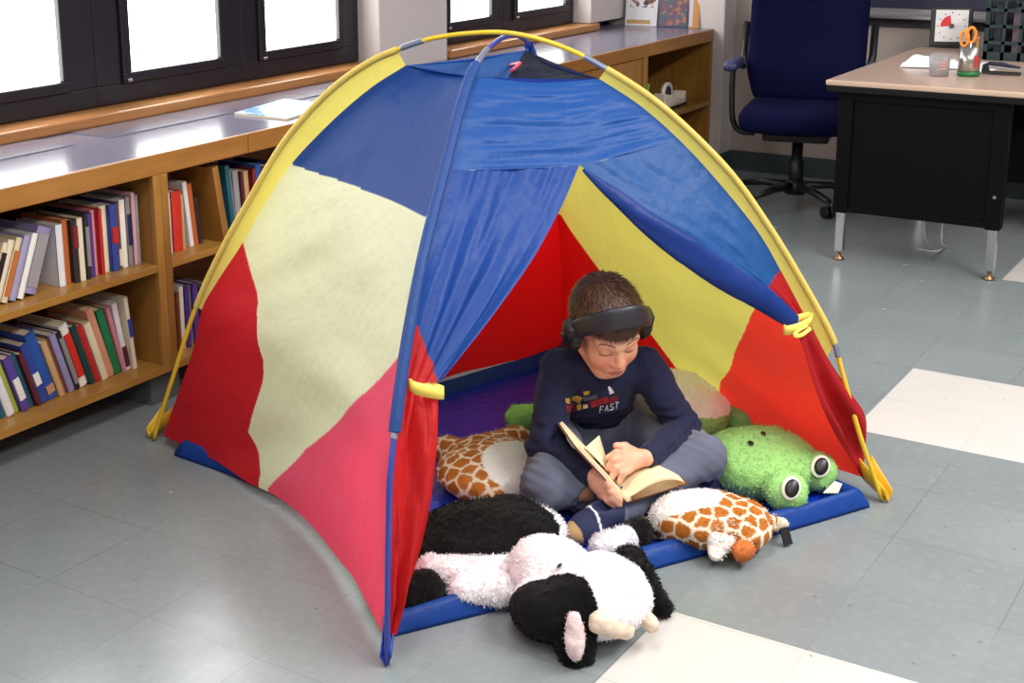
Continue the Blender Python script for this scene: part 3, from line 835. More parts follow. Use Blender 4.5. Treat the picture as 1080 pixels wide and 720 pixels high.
a = onz(1037, 63, ZD)
t = empty('plastic_crate', a, 'dark green lattice plastic crate at the back right of the desk', 'crate')
cm = plain('crate_green', (16, 42, 44), .45)
x0, y0, x1, y1, zt = a[0], a[1], a[0]+.36, a[1]+.30, ZD+.29
g = G()
for (p0, p1) in (((x0, y0), (x1, y0)), ((x1, y0), (x1, y1)), ((x1, y1), (x0, y1)), ((x0, y1), (x0, y0))):
    p0 = np.array(p0); p1 = np.array(p1); d = p1-p0; L_ = np.linalg.norm(d); d /= L_; n_ = np.array([-d[1], d[0]])*.005
    def bar(u0, u1, z0, z1):
        q = [p0+d*u0-n_, p0+d*u1-n_, p0+d*u1+n_, p0+d*u0+n_]
        g.add([(*k, z0) for k in q]+[(*k, z1) for k in q], [(3, 2, 1, 0), (4, 5, 6, 7), (0, 1, 5, 4), (1, 2, 6, 5), (2, 3, 7, 6), (3, 0, 4, 7)])
    for zz in (ZD+.002, ZD+.07, ZD+.14, ZD+.21, zt-.03): bar(0, L_, zz, zz+(.035 if zz < ZD+.01 else .014 if zz < zt-.04 else .03))
    for u in np.linspace(0, L_-.014, 6): bar(u, u+.014, ZD+.002, zt)
g.box((x0, y0, ZD+.001), (x1, y1, ZD+.008))
obj('crate_body', g, cm, t)
for k, (lab, rgb) in enumerate((('dark folder', (40, 40, 56)), ('mauve folder', (120, 96, 112)), ('black binder', (24, 24, 30)), ('grey folder', (120, 124, 136)))):
    f = empty('file_folder', (x0+.03+.07*k, y0+.02, ZD+.012), lab+' standing inside the green lattice crate on the desk', 'folder', 'folders in the green crate')
    obj('sleeve', G().box((x0+.03+.075*k, y0+.03, ZD+.012), (x0+.06+.075*k, y0+.27, ZD+.24-.02*k)), plain('folder_%d' % k, rgb, .5), f, bevel=.002)

# ================================================================== OFFICE CHAIR
ch = empty('office_chair', (-2.22, 6.42, 0), 'navy blue swivel office chair with black base beside the desk', 'chair', rotz=0.0, local=True)
ch.rotation_euler = (0, 0, .22)
navy = NT('chair_navy_fabric'); v_ = navy.coords('Object'); navy.base(navy.mix(navy.noise(v_, 220, 2), lin((6, 8, 36)), lin((14, 16, 54)))); navy.set(Roughness=.9); navy.b.inputs['Specular IOR Level'].default_value = .08; navy.bump(navy.noise(v_, 320, 2), .15, .002)
navy = navy.m
def rbox(P, c, h, r):
    q = np.abs(P-np.asarray(c))-(np.asarray(h)-r)
    return np.linalg.norm(np.maximum(q, 0), axis=1)+np.minimum(q.max(1), 0)-r
# the chair faces -Y
def seat_fn(P):
    Q = P.copy(); Q[:, 2] += .25*np.maximum(0, -Q[:, 1]-.12)**1.5-.5*Q[:, 0]**2*.4
    d = rbox(Q, (0, -.02, .435), (.25, .25, .055), .05)
    return d
soft('seat', seat_fn, (-.3, -.32, .33), (.3, .28, .53), .011, navy, ch)
def back_fn(P):
    Q = P.copy(); Q[:, 1] -= .20+.10*(Q[:, 2]-.5)-.55*Q[:, 0]**2+.12*np.exp(-((Q[:, 2]-.62)/.12)**2)*-.25
    wid = .275-.05*np.clip((.62-Q[:, 2])/.2, 0, 1)
    Q[:, 0] *= .275/wid
    d = rbox(Q, (0, 0, .83), (.275, .05, .36), .045)
    return d+.006*np.exp(-((P[:, 2]-.935)/.008)**2)*(np.abs(P[:, 0]) < .17)
soft('backrest', back_fn, (-.34, -.05, .42), (.34, .46, 1.25), .013, navy, ch)
for s in (-1, 1):
    pts = [(s*.20, -.02, .345), (s*.27, -.02, .35), (s*.305, -.02, .40), (s*.315, -.02, .52), (s*.315, -.02, .64)]
    ar = obj('arm', G().tube(spline(pts, 22), .020, 12, flat=.7), black_plastic, ch)
    def pad(P, s=s): return rbox(P, (s*.315, .0, .665), (.037, .13, .024), .022)
    soft('arm_pad', pad, (s*.315-.06, -.16, .62), (s*.315+.06, .16, .71), .010, plain('arm_pad_vinyl', (50, 50, 88), .5), ar)
    obj('back_bracket', G().tube([(s*.29, .12, .64), (s*.300, .20, .70), (s*.300, .25, .84)], .018, 10), black_plastic, ar)
obj('seat_plate', G().box((-.15, -.13, .325), (.15, .13, .375)), black_plastic, ch, bevel=.01)
obj('gas_column', G().lathe([(0, .07), (.034, .07), (.034, .22), (.026, .225), (.026, .325), (0, .325)], (0, 0, 0), 20), black_plastic, ch)
hub = obj('base_hub', G().lathe([(0, .062), (.05, .062), (.05, .105), (.036, .13), (0, .13)], (0, 0, 0), 20), black_plastic, ch)
for k in range(5):
    q = 2*PI*k/5+.35
    d = np.array([math.cos(q), math.sin(q), 0])
    ar = obj('base_arm', G().tube([d*.035+[0, 0, .10], d*.16+[0, 0, .10], d*.29+[0, 0, .078]], [.026, .022, .016], 10, flat=.8), black_plastic, ch)
    for s in (-1, 1):
        e = np.array([-d[1], d[0], 0])
        ctr = d*.285+[0, 0, .0285]+e*s*.014
        obj('caster_wheel', G().tube([ctr-e*.009, ctr+e*.009], .0275, 18), black_plastic, ar)
    obj('caster_stem', G().tube([d*.285+[0, 0, .02], d*.285+[0, 0, .085]], .009, 8), black_plastic, ar)
# ================================================================== THE TENT
FLt = np.array([-1.478, 2.025]); FRt = np.array([-.881, 3.316]); BLt = np.array([-2.712, 2.635]); BRt = np.array([-2.115, 3.926])
Y_SZ = [(0, 0), (.004, .029), (.039, .212), (.075, .395), (.114, .547), (.159, .694), (.213, .857), (.274, .985), (.327, 1.06), (.365, 1.095), (.421, 1.13), (.494, 1.145), (.542, 1.135),
        (.59, 1.106), (.632, 1.066), (.685, 1.004), (.733, .93), (.793, .815), (.841, .69), (.885, .556), (.925, .42), (.941, .327), (.965, .18), (.989, .055), (1, 0)]
B_SZ = [(0, 0), (.015, .279), (.025, .39), (.058, .523), (.098, .640), (.154, .763), (.213, .862), (.266, .945), (.309, 1.015), (.363, 1.078), (.435, 1.113), (.528, 1.126), (.614, 1.114),
        (.689, 1.075), (.75, .99), (.80, .905), (.85, .785), (.90, .63), (.94, .50), (.97, .37), (.985, .25), (1, 0)]
def pole_curve(A, B, sz, n=160):
    return spline([(*(A+(B-A)*s), z) for s, z in sz], n)
yp = pole_curve(BLt, FRt, Y_SZ); bp = pole_curve(FLt, BRt, B_SZ)
yp[:, 2] += .006; bp[:, 2] += .006
tent = empty('play_tent', (*((FLt+BRt)/2), 0), 'child sized dome play tent of blue, yellow and red nylon panels on the tiled floor', 'tent')

def nylon(name, translucent=0.54, rough=.42):
    t = NT(name)
    tn = tint_node(t)
    df = t.t.nodes.new('ShaderNodeBsdfDiffuse'); tr = t.t.nodes.new('ShaderNodeBsdfTranslucent'); gl = t.t.nodes.new('ShaderNodeBsdfGlossy')
    gl.inputs['Roughness'].default_value = rough
    t.l(t.mix(.015, tn, (.9, .9, .9, 1)), df.inputs['Color'])
    sq = t.t.nodes.new('ShaderNodeMix'); sq.data_type = 'RGBA'; sq.blend_type = 'MULTIPLY'; sq.inputs[0].default_value = .85
    t.l(tn, sq.inputs[6]); t.l(tn, sq.inputs[7]); t.l(sq.outputs[2], tr.inputs['Color'])
    v = t.coords('Object')
    n1 = t.noise(v, 7, 2, .5); n2 = t.noise(v, 30, 2, .5)
    h = t.math('ADD', t.math('MULTIPLY', n1, 1.0), t.math('MULTIPLY', n2, .28))
    bp_ = t.t.nodes.new('ShaderNodeBump'); bp_.inputs['Strength'].default_value = .35; bp_.inputs['Distance'].default_value = .03
    t.l(h, bp_.inputs['Height'])
    for b in (df, tr, gl): t.l(bp_.outputs[0], b.inputs['Normal'])
    m1 = t.t.nodes.new('ShaderNodeMixShader'); m1.inputs[0].default_value = translucent
    t.l(df.outputs[0], m1.inputs[1]); t.l(tr.outputs[0], m1.inputs[2])
    fr = t.t.nodes.new('ShaderNodeLayerWeight'); fr.inputs[0].default_value = .5; t.l(bp_.outputs[0], fr.inputs['Normal'])
    m2 = t.t.nodes.new('ShaderNodeMixShader'); t.l(t.math('MULTIPLY_ADD', t.math('POWER', fr.outputs['Facing'], 4.0), .06, .016), m2.inputs[0])
    t.l(m1.outputs[0], m2.inputs[1]); t.l(gl.outputs[0], m2.inputs[2])
    t.l(m2.outputs[0], t.out.inputs[0])
    return t.m
nyl = nylon('tent_nylon')
BLUE, DBLUE, YEL, RED, PINK, CORAL = (38, 100, 186), (0, 72, 158), (251, 253, 216), (226, 34, 48), (255, 104, 136), (248, 100, 80)
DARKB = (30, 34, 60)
def sheet(name, P, rgb, parent=tent, mat=None):
    """one layer of nylon from a grid of points; rgb: a colour or (rows, cols, 3)"""
    o = obj(name, G().grid(P), mat or nyl, parent, fixn=False)
    R = np.broadcast_to(np.asarray(rgb, float), (*P.shape[:2], 3)).reshape(-1, 3)
    tint(o.data, R)
    return o
def on_plane2(px, A, B):
    d = B-A
    return onpl(px[0], px[1], (*A, 0), (-d[1], d[0], 0))

# edges of the wall panels, from the open top down to the floor
E_BL = spline([on_plane2(p, BLt, FRt) for p in ((428, 69), (392, 92), (352, 126), (308, 172), (280, 214), (254, 259), (231, 294), (213, 326))]+[on_plane2((196, 372), BLt, FRt)+[.012, .012, 0]]+[onz(172, 460, .028)], 200)
E_FR = spline([on_plane2(p, BLt, FRt) for p in ((632, 83), (676, 112), (720, 151), (762, 197), (800, 245), (826, 290), (850, 335), (872, 376))]+[onz(893, 428, .25), onz(905, 470, .12), onz(910, 503, .03)], 200)
def inner(curve, off, a, b):
    c = curve[int(a*len(curve)):int(b*len(curve))]
    cen = np.array([*((FLt+BRt)/2), .35])
    T = np.gradient(c, axis=0); T /= np.linalg.norm(T, axis=1)[:, None]
    d = cen-c; d -= T*np.sum(d*T, 1)[:, None]; d /= np.linalg.norm(d, axis=1)[:, None]
    return c+d*off
bs = np.r_[0, np.cumsum(np.linalg.norm(np.diff(bp, axis=0), axis=1))]; bs /= bs[-1]
E_FL = resample(inner(bp, .020, .012, .425)[::-1], 200)
E_BR = resample(inner(bp, .024, .600, .985), 200)
E_FL[-1, 2] = .028; E_BR[-1, 2] = .028

NR = 320
UU = np.linspace(0, 1, NR)
def wall(Ea, Eb, inward, n=420, seed=1.0, sag=(.02, .11), fold=.010):
    V = np.linspace(0, 1, n); Ea = resample(Ea, NR); Eb = resample(Eb, NR)
    P = Ea[:, None, :]*(1-V)[None, :, None]+Eb[:, None, :]*V[None, :, None]
    s = np.sin(PI*V)[None, :]*(sag[0]+(sag[1]-sag[0])*UU[:, None]**1.5)
    P = P+np.asarray(inward)*s[..., None]
    P[..., 2] -= .003*np.sin(PI*V)[None, :]*(1-UU[:, None])
    # tension folds running between the poles, stronger towards the hem
    q = np.stack([UU[:, None]*5.5+0*V[None, :]+1.2*np.sin(2.2*V)[None, :], 0*UU[:, None]+V[None, :]*1.3, np.full((NR, n), seed)], -1)
    f = vn(q, 2.4)*fold*(.35+UU[:, None])*np.sin(PI*V)[None, :]**.5
    P = P+np.asarray(inward)*f[..., None]
    # wavy hem
    P[..., 2] += (.012*vn(np.stack([V*6, V*0+seed, V*0], -1), 1.7)*np.sin(PI*V))[None, :]*(UU[:, None]**6)
    P[..., 2] = np.maximum(P[..., 2], .012)
    return P
def uv_of(P, px):
    Q = proj(P.reshape(-1, 3)).reshape(*P.shape[:2], 2)
    out = []
    for p in px:
        k = np.argmin(((Q-np.array(p))**2).sum(-1)); i, j = divmod(k, P.shape[1])
        out.append((i/(P.shape[0]-1), j/(P.shape[1]-1)))
    return np.array(out)
nL = np.array([FLt-BLt])[0]; inL = np.array([-nL[1], nL[0], 0]); inL /= np.linalg.norm(inL)
nR = np.array([FRt-FLt])[0]; inF = np.array([-nR[1], nR[0], 0]); inF /= np.linalg.norm(inF)

PL = wall(E_BL, E_FL, inL, seed=1.3)
top_l = uv_of(PL, [(309, 174), (380, 199), (449, 229)])
top_l = np.array([[np.polyval(np.polyfit(top_l[:, 1], top_l[:, 0], 2), v_), v_] for v_ in np.linspace(0, 1, 20)])
red_l = uv_of(PL, [(256, 256), (264, 285), (272, 318), (271, 350), (277, 378), (277, 402), (268, 432), (262, 455), (274, 482), (275, 500)])
pnk_l = uv_of(PL, [(432, 364), (398, 402), (360, 440), (322, 474), (283, 514)])
def pattern(P, top, red, pnk, cols, u0=None):
    n, m = P.shape[:2]
    U = np.linspace(0, 1, n)[:, None]*np.ones((1, m)); V = np.ones((n, 1))*np.linspace(0, 1, m)[None, :]
    C = np.empty((n, m, 3)); C[:] = cols[1]
    o = np.argsort(top[:, 1]); blue = U < np.interp(V, top[o, 1], top[o, 0])
    ro = np.argsort(red[:, 0]); vr = np.interp(U, red[ro, 0], red[ro, 1]); vr[U < red[:, 0].min()] = -1
    po = np.argsort(pnk[:, 0]); vp = np.interp(U, pnk[po, 0], pnk[po, 1]); vp[U < pnk[:, 0].min()] = 2
    C[V < vr] = cols[2]; C[V > vp] = cols[3]; C[blue] = cols[0]
    return C
sheet('side_wall', PL, pattern(PL, top_l, red_l, pnk_l, (DBLUE, YEL, RED, PINK)))

PR = wall(E_FR, E_BR, -inL, seed=4.7, sag=(.02, .05))
red_r = uv_of(PR, [(592, 228), (640, 296), (690, 357), (719, 396)])
cor_r = uv_of(PR, [(820, 276), (792, 333), (776, 368), (760, 402)])
colsR = (BLUE, (240, 234, 150), CORAL, (222, 40, 36))
# on this wall the coral patch sits on the near pole and the red one on the far pole
CR = pattern(PR, np.c_[top_l[:, 0], 1-top_l[:, 1]], np.vstack([[cor_r[0, 0]-.01, 0], cor_r, [1, cor_r[-1, 1]+.02]]), np.vstack([red_r, [1, red_r[-1, 1]-.02]]), colsR)
sheet('side_wall', PR, CR)
PB = wall(E_BR, E_BL, -inF, seed=7.1, sag=(.02, .05))
rb = red_l.copy(); rb[:, 1] = np.clip(rb[:, 1]*1.35+.05, 0, .8); rb[0, 1] = 0
sheet('back_wall', PB, pattern(PB, top_l, rb, pnk_l, (BLUE, YEL, (238, 44, 46), PINK)))

# --- the front: a canopy over the door, a tied-back flap left, a rolled flap right
m_ = 420
VV = np.linspace(-.06, 1.12, m_)
U200 = np.linspace(0, 1, 200)
SF = E_FL[:, None, :]*(1-VV)[None, :, None]+E_FR[:, None, :]*VV[None, :, None]
SF = SF+inF*(.035*np.sin(PI*np.clip(VV, 0, 1))[None, :, None]*(1-.5*U200[:, None, None]))
SFp = proj(SF.reshape(-1, 3)).reshape(200, m_, 2)
def on_front(px, push=0.0):
    k = np.argmin(((SFp-np.array(px))**2).sum(-1)); i, j = divmod(k, m_)
    p = SF[i, j]
    d = ray(*px); s = (p-CAM)@d/(d@d)                  # the nearest surface sample's distance along this sight line
    return CAM+d*s-inF*push
def edge_u(E, px):
    return np.argmin(((proj(E)-np.array(px))**2).sum(1))
iL = edge_u(E_FL, (486, 183)); iR = edge_u(E_FR, (716, 147))
apex = on_front((611, 174))
seam = spline([E_FL[iL], on_front((548, 178)), apex, on_front((665, 160)), E_FR[iR]], 200)
TL, TR = E_FL[0], E_FR[0]
def coons(top, left, right, n, m):
    """rows from top to bottom; left and right are curves, the top curve blends out going down"""
    left = resample(left, n); right = resample(right, n); top = resample(top, m)
    V = np.linspace(0, 1, m)[None, :, None]; U = np.linspace(0, 1, n)[:, None, None]
    base = left[:, None, :]*(1-V)+right[:, None, :]*V
    t0 = top[0]*(1-V[0])+top[-1]*V[0]
    return base+(top-t0)[None]*(1-U)**1.5
def creases(P, amp, fu, fv, seed, axis=None):
    n, m = P.shape[:2]
    U = np.linspace(0, 1, n)[:, None]*np.ones((1, m)); V = np.ones((n, 1))*np.linspace(0, 1, m)[None, :]
    f = vn(np.stack([U*fu, V*fv, U*0+seed], -1), 1.0)+.4*vn2(np.stack([U*fu*2.1, V*fv*2.1, U*0+seed], -1), 1.0)
    e = np.minimum(1, 6*V)*np.minimum(1, 6*(1-V))
    return P+inF*(-1)*(amp*f*e)[..., None]
tline = spline([TL, (TL+TR)/2+np.array([0, 0, -.012]), TR], 200)
Pc = coons(tline, E_FL[:iL+1], E_FR[:iR+1], 110, 220)
# let the lower edge follow the seam
w = (np.linspace(0, 1, 110)[:, None, None])**1.2
Pc = Pc+(resample(seam, 220)-Pc[-1])[None]*w
Pc = creases(Pc, .006, 10, 2.2, 2.0)
sheet('canopy', Pc, BLUE)

rl = [apex]+[on_front(p) for p in ((593, 216), (565, 268), (535, 312), (508, 348), (485, 377), (465, 402))]
rl2 = [on_front(p) for p in ((462, 416), (462, 440), (460, 480), (454, 530), (443, 580), (429, 622), (415, 650))]
lf = E_FL[iL:]
iT = edge_u(lf, (432, 405))
Pf = coons(resample(seam[:int(200*.5)], 150)[:1].repeat(150, 0)*0+resample(seam[:np.argmin(np.linalg.norm(seam-apex, axis=1))+1], 150), lf[:iT+1], spline(rl, 100), 150, 150)
Pf = creases(Pf, .010, 1.4, 8, 5.0)
b1 = uv_of(Pf, [(441, 343), (449, 368), (458, 392), (462, 402)])
n_, k_ = Pf.shape[:2]
U_ = np.linspace(0, 1, n_)[:, None]*np.ones((1, k_)); V_ = np.ones((n_, 1))*np.linspace(0, 1, k_)[None, :]
rr = np.interp(U_, b1[:, 0], b1[:, 1]); rr[U_ < b1[0, 0]] = -1
Cf = np.empty((n_, k_, 3)); Cf[:] = (30, 84, 176); Cf[V_ < rr] = (214, 34, 40)
flapL = sheet('door_flap', Pf, Cf)
Pg = coons(Pf[-1], lf[iT:], spline(rl2, 100), 130, 110)
q_ = np.linspace(0, 1, 130)[:, None]; v_q = np.linspace(0, 1, 110)[None, :]
Pg = Pg-inF*((.022*np.sin(v_q*PI*3.2+q_*2.0)*np.sin(PI*v_q)*np.minimum(1, q_*5+.25)*(1-.6*q_))[..., None])
Pg = creases(Pg, .010, 5, 5, 8.0)
sheet('lower_flap', Pg, (222, 36, 40), flapL)
strap_m = plain('yellow_webbing', (240, 216, 96), .5, var=.06, scale=60)
gold_m = plain('yellow_nylon_tab', (226, 176, 34), .45, var=.08, scale=30)
def strap(name, pts, wd, th, mat, parent):
    g = G()
    pts = [np.asarray(p, float) for p in pts]
    rows = []
    for i, p in enumerate(pts):
        t_ = pts[min(i+1, len(pts)-1)]-pts[max(i-1, 0)]; t_ /= np.linalg.norm(t_)
        b_ = CAM-p; b_ -= t_*(b_@t_); b_ /= np.linalg.norm(b_); c_ = np.cross(t_, b_)
        rows.append([p+c_*wd/2+b_*th, p-c_*wd/2+b_*th, p-c_*wd/2-b_*th, p+c_*wd/2-b_*th])
    R_ = np.array(rows); g.grid(R_, wrap=True, smooth=False)
    k = len(pts)
    g.f += [(0, 1, 2, 3), tuple(4*(k-1)+x for x in (3, 2, 1, 0))]; g.m += [0, 0]; g.sm += [False]*2
    return obj(name, g, mat, parent, bevel=.0015)
def tie_band(px_a, px_b, push, parent, wd=.027):
    a = on_front(px_a, push); b = on_front(px_b, push); mid = (a+b)/2
    up = np.array([0, 0, 1.0]); ax = (b-a)/np.linalg.norm(b-a); out = -inF
    L_ = np.linalg.norm(b-a)/2
    ring = [mid+ax*L_*math.cos(q)*1.05+out*(.018*math.sin(q)+.004) for q in np.linspace(0, 2*PI, 26)]
    g = G()
    rr_ = np.array([[p+up*wd/2, p-up*wd/2] for p in ring]); g.grid(rr_)
    return obj('tie_strap', g, strap_m, parent, solid=.003)
tie_band((431, 406), (464, 412), .004, flapL)

# right: flat part of the flap behind, then the roll tied with a strap
rt = E_FR[iR:]; iT2 = edge_u(rt, (850, 336))
ll = [apex]+[on_front(p) for p in ((652, 201), (702, 234), (752, 268), (800, 299), (832, 326))]
sr = seam[np.argmin(np.linalg.norm(seam-apex, axis=1)):]
Ph = coons(sr, spline(ll, 100), rt[:iT2+1], 130, 130)
Ph = creases(Ph, .006, 4, 4, 11.0)
b2 = uv_of(Ph, [(810, 304), (816, 294), (823, 285)])
n_, k_ = Ph.shape[:2]
Q_ = proj(Ph.reshape(-1, 3)).reshape(n_, k_, 2)
U_ = np.linspace(0, 1, n_)[:, None]*np.ones((1, k_)); V_ = np.ones((n_, 1))*np.linspace(0, 1, k_)[None, :]
o_ = np.argsort(b2[:, 1]); Ch = np.empty((n_, k_, 3)); Ch[:] = (34, 100, 178); Ch[U_ > np.interp(V_, b2[o_, 1], b2[o_, 0])] = (206, 30, 36)
flapR = sheet('door_flap', Ph, Ch)
cl = spline([on_front(p, .012) for p in ((612, 178), (650, 210), (700, 248), (750, 283), (800, 314), (833, 338))], 70)
g = G(); rows = []
T_ = np.gradient(cl, axis=0); T_ /= np.linalg.norm(T_, axis=1)[:, None]
for i, p in enumerate(cl):
    s_ = i/69; r0 = np.interp(s_, [0, .12, .45, .8, 1], [.004, .016, .033, .034, .020])
    side = np.cross(T_[i], inF); side /= np.linalg.norm(side)
    ring = []
    for k in range(28):
        a_ = 2*PI*k/28
        d_ = side*math.cos(a_)-inF*math.sin(a_)*.62
        wob = 1+.16*float(vn(np.array([[s_*5, math.cos(a_+3*s_)*1.2, math.sin(a_+3*s_)*1.2]]), 1.4)[0])
        ring.append(p+d_*r0*wob)
    rows.append(ring)
g.grid(np.array(rows), wrap=True)
rollo = obj('rolled_flap', g, nyl, flapR, fixn=True); tint(rollo.data, np.broadcast_to(np.array([24, 66, 160.]), (len(rollo.data.vertices), 3)))
tie_band((824, 346), (850, 333), .010, flapR, .024)
knot = [on_front(p, .040) for p in ((838, 339), (829, 344), (825, 349), (832, 349), (842, 342))]
obj('tie_knot', G().tube(spline(knot, 20), .0055, 8, flat=.6), strap_m, flapR)
# red drape under the strap
dl = spline([on_front(p, .015) for p in ((834, 344), (843, 368), (853, 402), (866, 436), (884, 470), (906, 503))], 100)
dr = spline([on_front(p, -.0) for p in ((853, 338), (873, 377), (895, 411), (913, 440), (912, 475), (911, 505))], 100)
Pd = coons(np.array([dl[0], dr[0]]), dl, dr, 110, 80)
vq = np.linspace(0, 1, 80)[None, :]; uq = np.linspace(0, 1, 110)[:, None]
Pd = Pd-inF*(.020*np.sin(vq*PI*2.6+1.2)*np.sin(PI*vq)*np.sin(PI*np.clip(uq+.08, 0, 1)))[..., None]
Pd[..., 2] = np.maximum(Pd[..., 2], .014)
sheet('lower_flap', creases(Pd, .008, 4, 3, 14.), (198, 26, 34), flapR)

# the open crown: four sagging facets between the ends of the sleeves
cc = (E_BL[0]+E_FL[0]+E_FR[0]+E_BR[0])/4-np.array([0, 0, .05])
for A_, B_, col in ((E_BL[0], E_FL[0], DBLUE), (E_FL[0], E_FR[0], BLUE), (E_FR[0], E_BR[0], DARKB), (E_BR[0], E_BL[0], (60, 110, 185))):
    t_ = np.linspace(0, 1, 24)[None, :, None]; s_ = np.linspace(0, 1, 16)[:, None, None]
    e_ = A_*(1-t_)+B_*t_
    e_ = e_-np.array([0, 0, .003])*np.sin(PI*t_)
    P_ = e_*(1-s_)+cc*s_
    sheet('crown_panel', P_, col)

# poles, their metal ferrules and their sleeves
pole_y = plain('yellow_fibreglass', (226, 186, 46), .35, var=.04)
pole_b = plain('blue_fibreglass', (52, 66, 150), .35, var=.05)
ferr = plain('ferrule_metal', (142, 150, 168), .3, .6, var=.03)
py_o = obj('pole', G().tube(list(yp), .0062, 10), pole_y, tent)
pb_o = obj('pole', G().tube(list(bp), .0062, 10), pole_b, tent)
def piece(curve, A, B, r, name, mat, parent, n=10):
    PX = proj(curve)
    i0 = np.argmin(((PX-np.array(A))**2).sum(1)); i1 = np.argmin(((PX-np.array(B))**2).sum(1))
    if i1 < i0: i0, i1 = i1, i0
    return obj(name, G().tube(resample(curve[i0:i1+1], max(4, i1-i0+1)), r, n), mat, parent)
ypd = resample(yp, 900); bpd = resample(bp, 900)
piece(ypd, (424, 54), (447, 47), .0074, 'ferrule', ferr, py_o)
piece(ypd, (614, 63), (638, 74), .0074, 'ferrule', ferr, py_o)
piece(ypd, (879, 362), (884, 376), .0074, 'ferrule', ferr, py_o)
piece(bpd, (413, 455), (413, 464), .0074, 'ferrule', ferr, pb_o)
bq = bpd[:560]
piece(bq, (511, 72), (519, 57), .0080, 'ferrule', ferr, pb_o)
def sleeve_yellow(edge, i_end, A, B, name):
    PX = proj(yp); 
    i0 = np.argmin(((PX-np.array(A))**2).sum(1)); i1 = np.argmin(((PX-np.array(B))**2).sum(1))
    c_ = yp[min(i0, i1):max(i0, i1)+1]
    if i0 > i1: c_ = c_[::-1]
    c_ = resample(c_, 120); e_ = resample(edge[:i_end], 120)
    # the tube of the sleeve round the pole and the web down to the wall
    o = sheet(name, np.stack([c_*(1-k)+e_*k for k in np.linspace(0, 1, 7)], 1), (242, 230, 132))
    g = G().tube(list(c_), .0085, 10, caps=False)
    o2 = obj('sleeve_tube', g, nyl, o, fixn=True); tint(o2.data, np.broadcast_to(np.array([242, 230, 132.]), (len(o2.data.vertices), 3)))
    return o
sleeve_yellow(E_BL, edge_u(E_BL, (213, 326))+1, (420, 56), (206, 323), 'pole_sleeve')
sleeve_yellow(E_FR, edge_u(E_FR, (872, 376))+1, (636, 74), (877, 362), 'pole_sleeve')
def sleeve_blue(edge, i_end, c_, name):
    c_ = resample(c_, 120); e_ = resample(edge[:i_end], 120)
    o = sheet(name, np.stack([c_*(1-k)+e_*k for k in np.linspace(0, 1, 5)], 1), (52, 96, 178))
    g = G().tube(list(c_), .0125, 10, caps=False)
    o2 = obj('sleeve_tube', g, nyl, o, fixn=True); tint(o2.data, np.broadcast_to(np.array([58, 98, 176.]), (len(o2.data.vertices), 3)))
    return o
PXb = proj(bpd)
k0 = np.argmin(((PXb[:500]-np.array((508, 73)))**2).sum(1)); k1 = np.argmin(((PXb[:500]-np.array((414, 455)))**2).sum(1))
sleeve_blue(E_FL, edge_u(E_FL, (419, 455))+1, bpd[k1:k0+1][::-1], 'pole_sleeve')
k2 = int(900*.615)
sleeve_blue(E_BR, 130, bpd[k2:int(900*.86)], 'pole_sleeve')
# hanging loop at the crown
a_ = bpd[k2-6]
lp = spline([a_+[.01, -.02, -.03], a_+np.array([-.03, -.06, -.055]), cc+np.array([.02, .05, .055]), cc+np.array([.04, -.02, .045])], 24)
obj('crown_strap', G().tube(lp, .008, 8, flat=.4), plain('pink_webbing', (206, 62, 84), .5), tent)

# tub floor with a rolled front lip
cor = [onz(416, 676, 0)[:2]+np.array([-.02, .01]), onz(913, 535, 0)[:2], BRt+np.array([.03, -.06]), BLt+np.array([.13, -.045])]
edge = []
for i in range(4):
    A_, B_ = cor[i], cor[(i+1) % 4]
    mid = (cor[0]+cor[1]+cor[2]+cor[3])/4
    inn = mid-(A_+B_)/2; inn /= np.linalg.norm(inn)
    for k in range(50):
        t_ = k/50
        bow = {0: -.012, 1: .025, 2: .025, 3: .135}[i]*math.sin(PI*t_)
        edge.append(A_*(1-t_)+B_*t_+inn*bow)
edge = np.array(edge)
lipz = .046+.006*vn(np.c_[edge*7, edge[:, :1]*0], 1.0)
ctr2 = np.array([*((cor[0]+cor[1]+cor[2]+cor[3])/4), 0])
rows = []
def shrink(d):
    v_ = ctr2[:2]-edge; v_ /= np.linalg.norm(v_, axis=1)[:, None]; return edge+v_*d
for d, zz in ((.050, .008), (.10, .007)):
    z_ = lipz*zz if zz == 1.0 else np.full(len(edge), zz)
    rows.append(np.c_[shrink(d), z_])
for k in np.linspace(.18, 1, 46)[:-1]:
    e3 = np.c_[edge, np.full(len(edge), .006)]
    P_ = e3*(1-k)+np.array([*ctr2[:2], .006])*k
    P_[:, 2] += .004*np.maximum(0, vn(np.c_[P_[:, :2]*9, P_[:, :1]*0+2], 1.0))
    rows.append(P_)
Pt = np.array(rows)
tubmat = NT('tub_floor_plastic'); v_ = tubmat.coords('Object')
tubmat.base(lin((4, 50, 180))); tubmat.set(Roughness=.32)
h_ = tubmat.math('ADD', tubmat.noise(v_, 11, 4, .6), tubmat.math('MULTIPLY', tubmat.noise(v_, 40, 3), .3))
tubmat.bump(h_, .5, .02)
tub = obj('tub_floor', G().grid(Pt, wrap=True), tubmat.m, tent)
rows = []
for d, zz in ((.002, .001), (-.010, .002), (-.008, .012), (.010, .80), (.020, 1.0), (.028, 1.0), (.040, .030), (.052, .009)):
    rows.append(np.c_[shrink(d), lipz*zz if zz >= .8 else np.full(len(edge), zz)])
lip = obj('tub_lip', G().grid(np.array(rows), wrap=True), nyl, tub); tint(lip.data, np.broadcast_to(np.array([26, 84, 184.]), (len(lip.data.vertices), 3)))
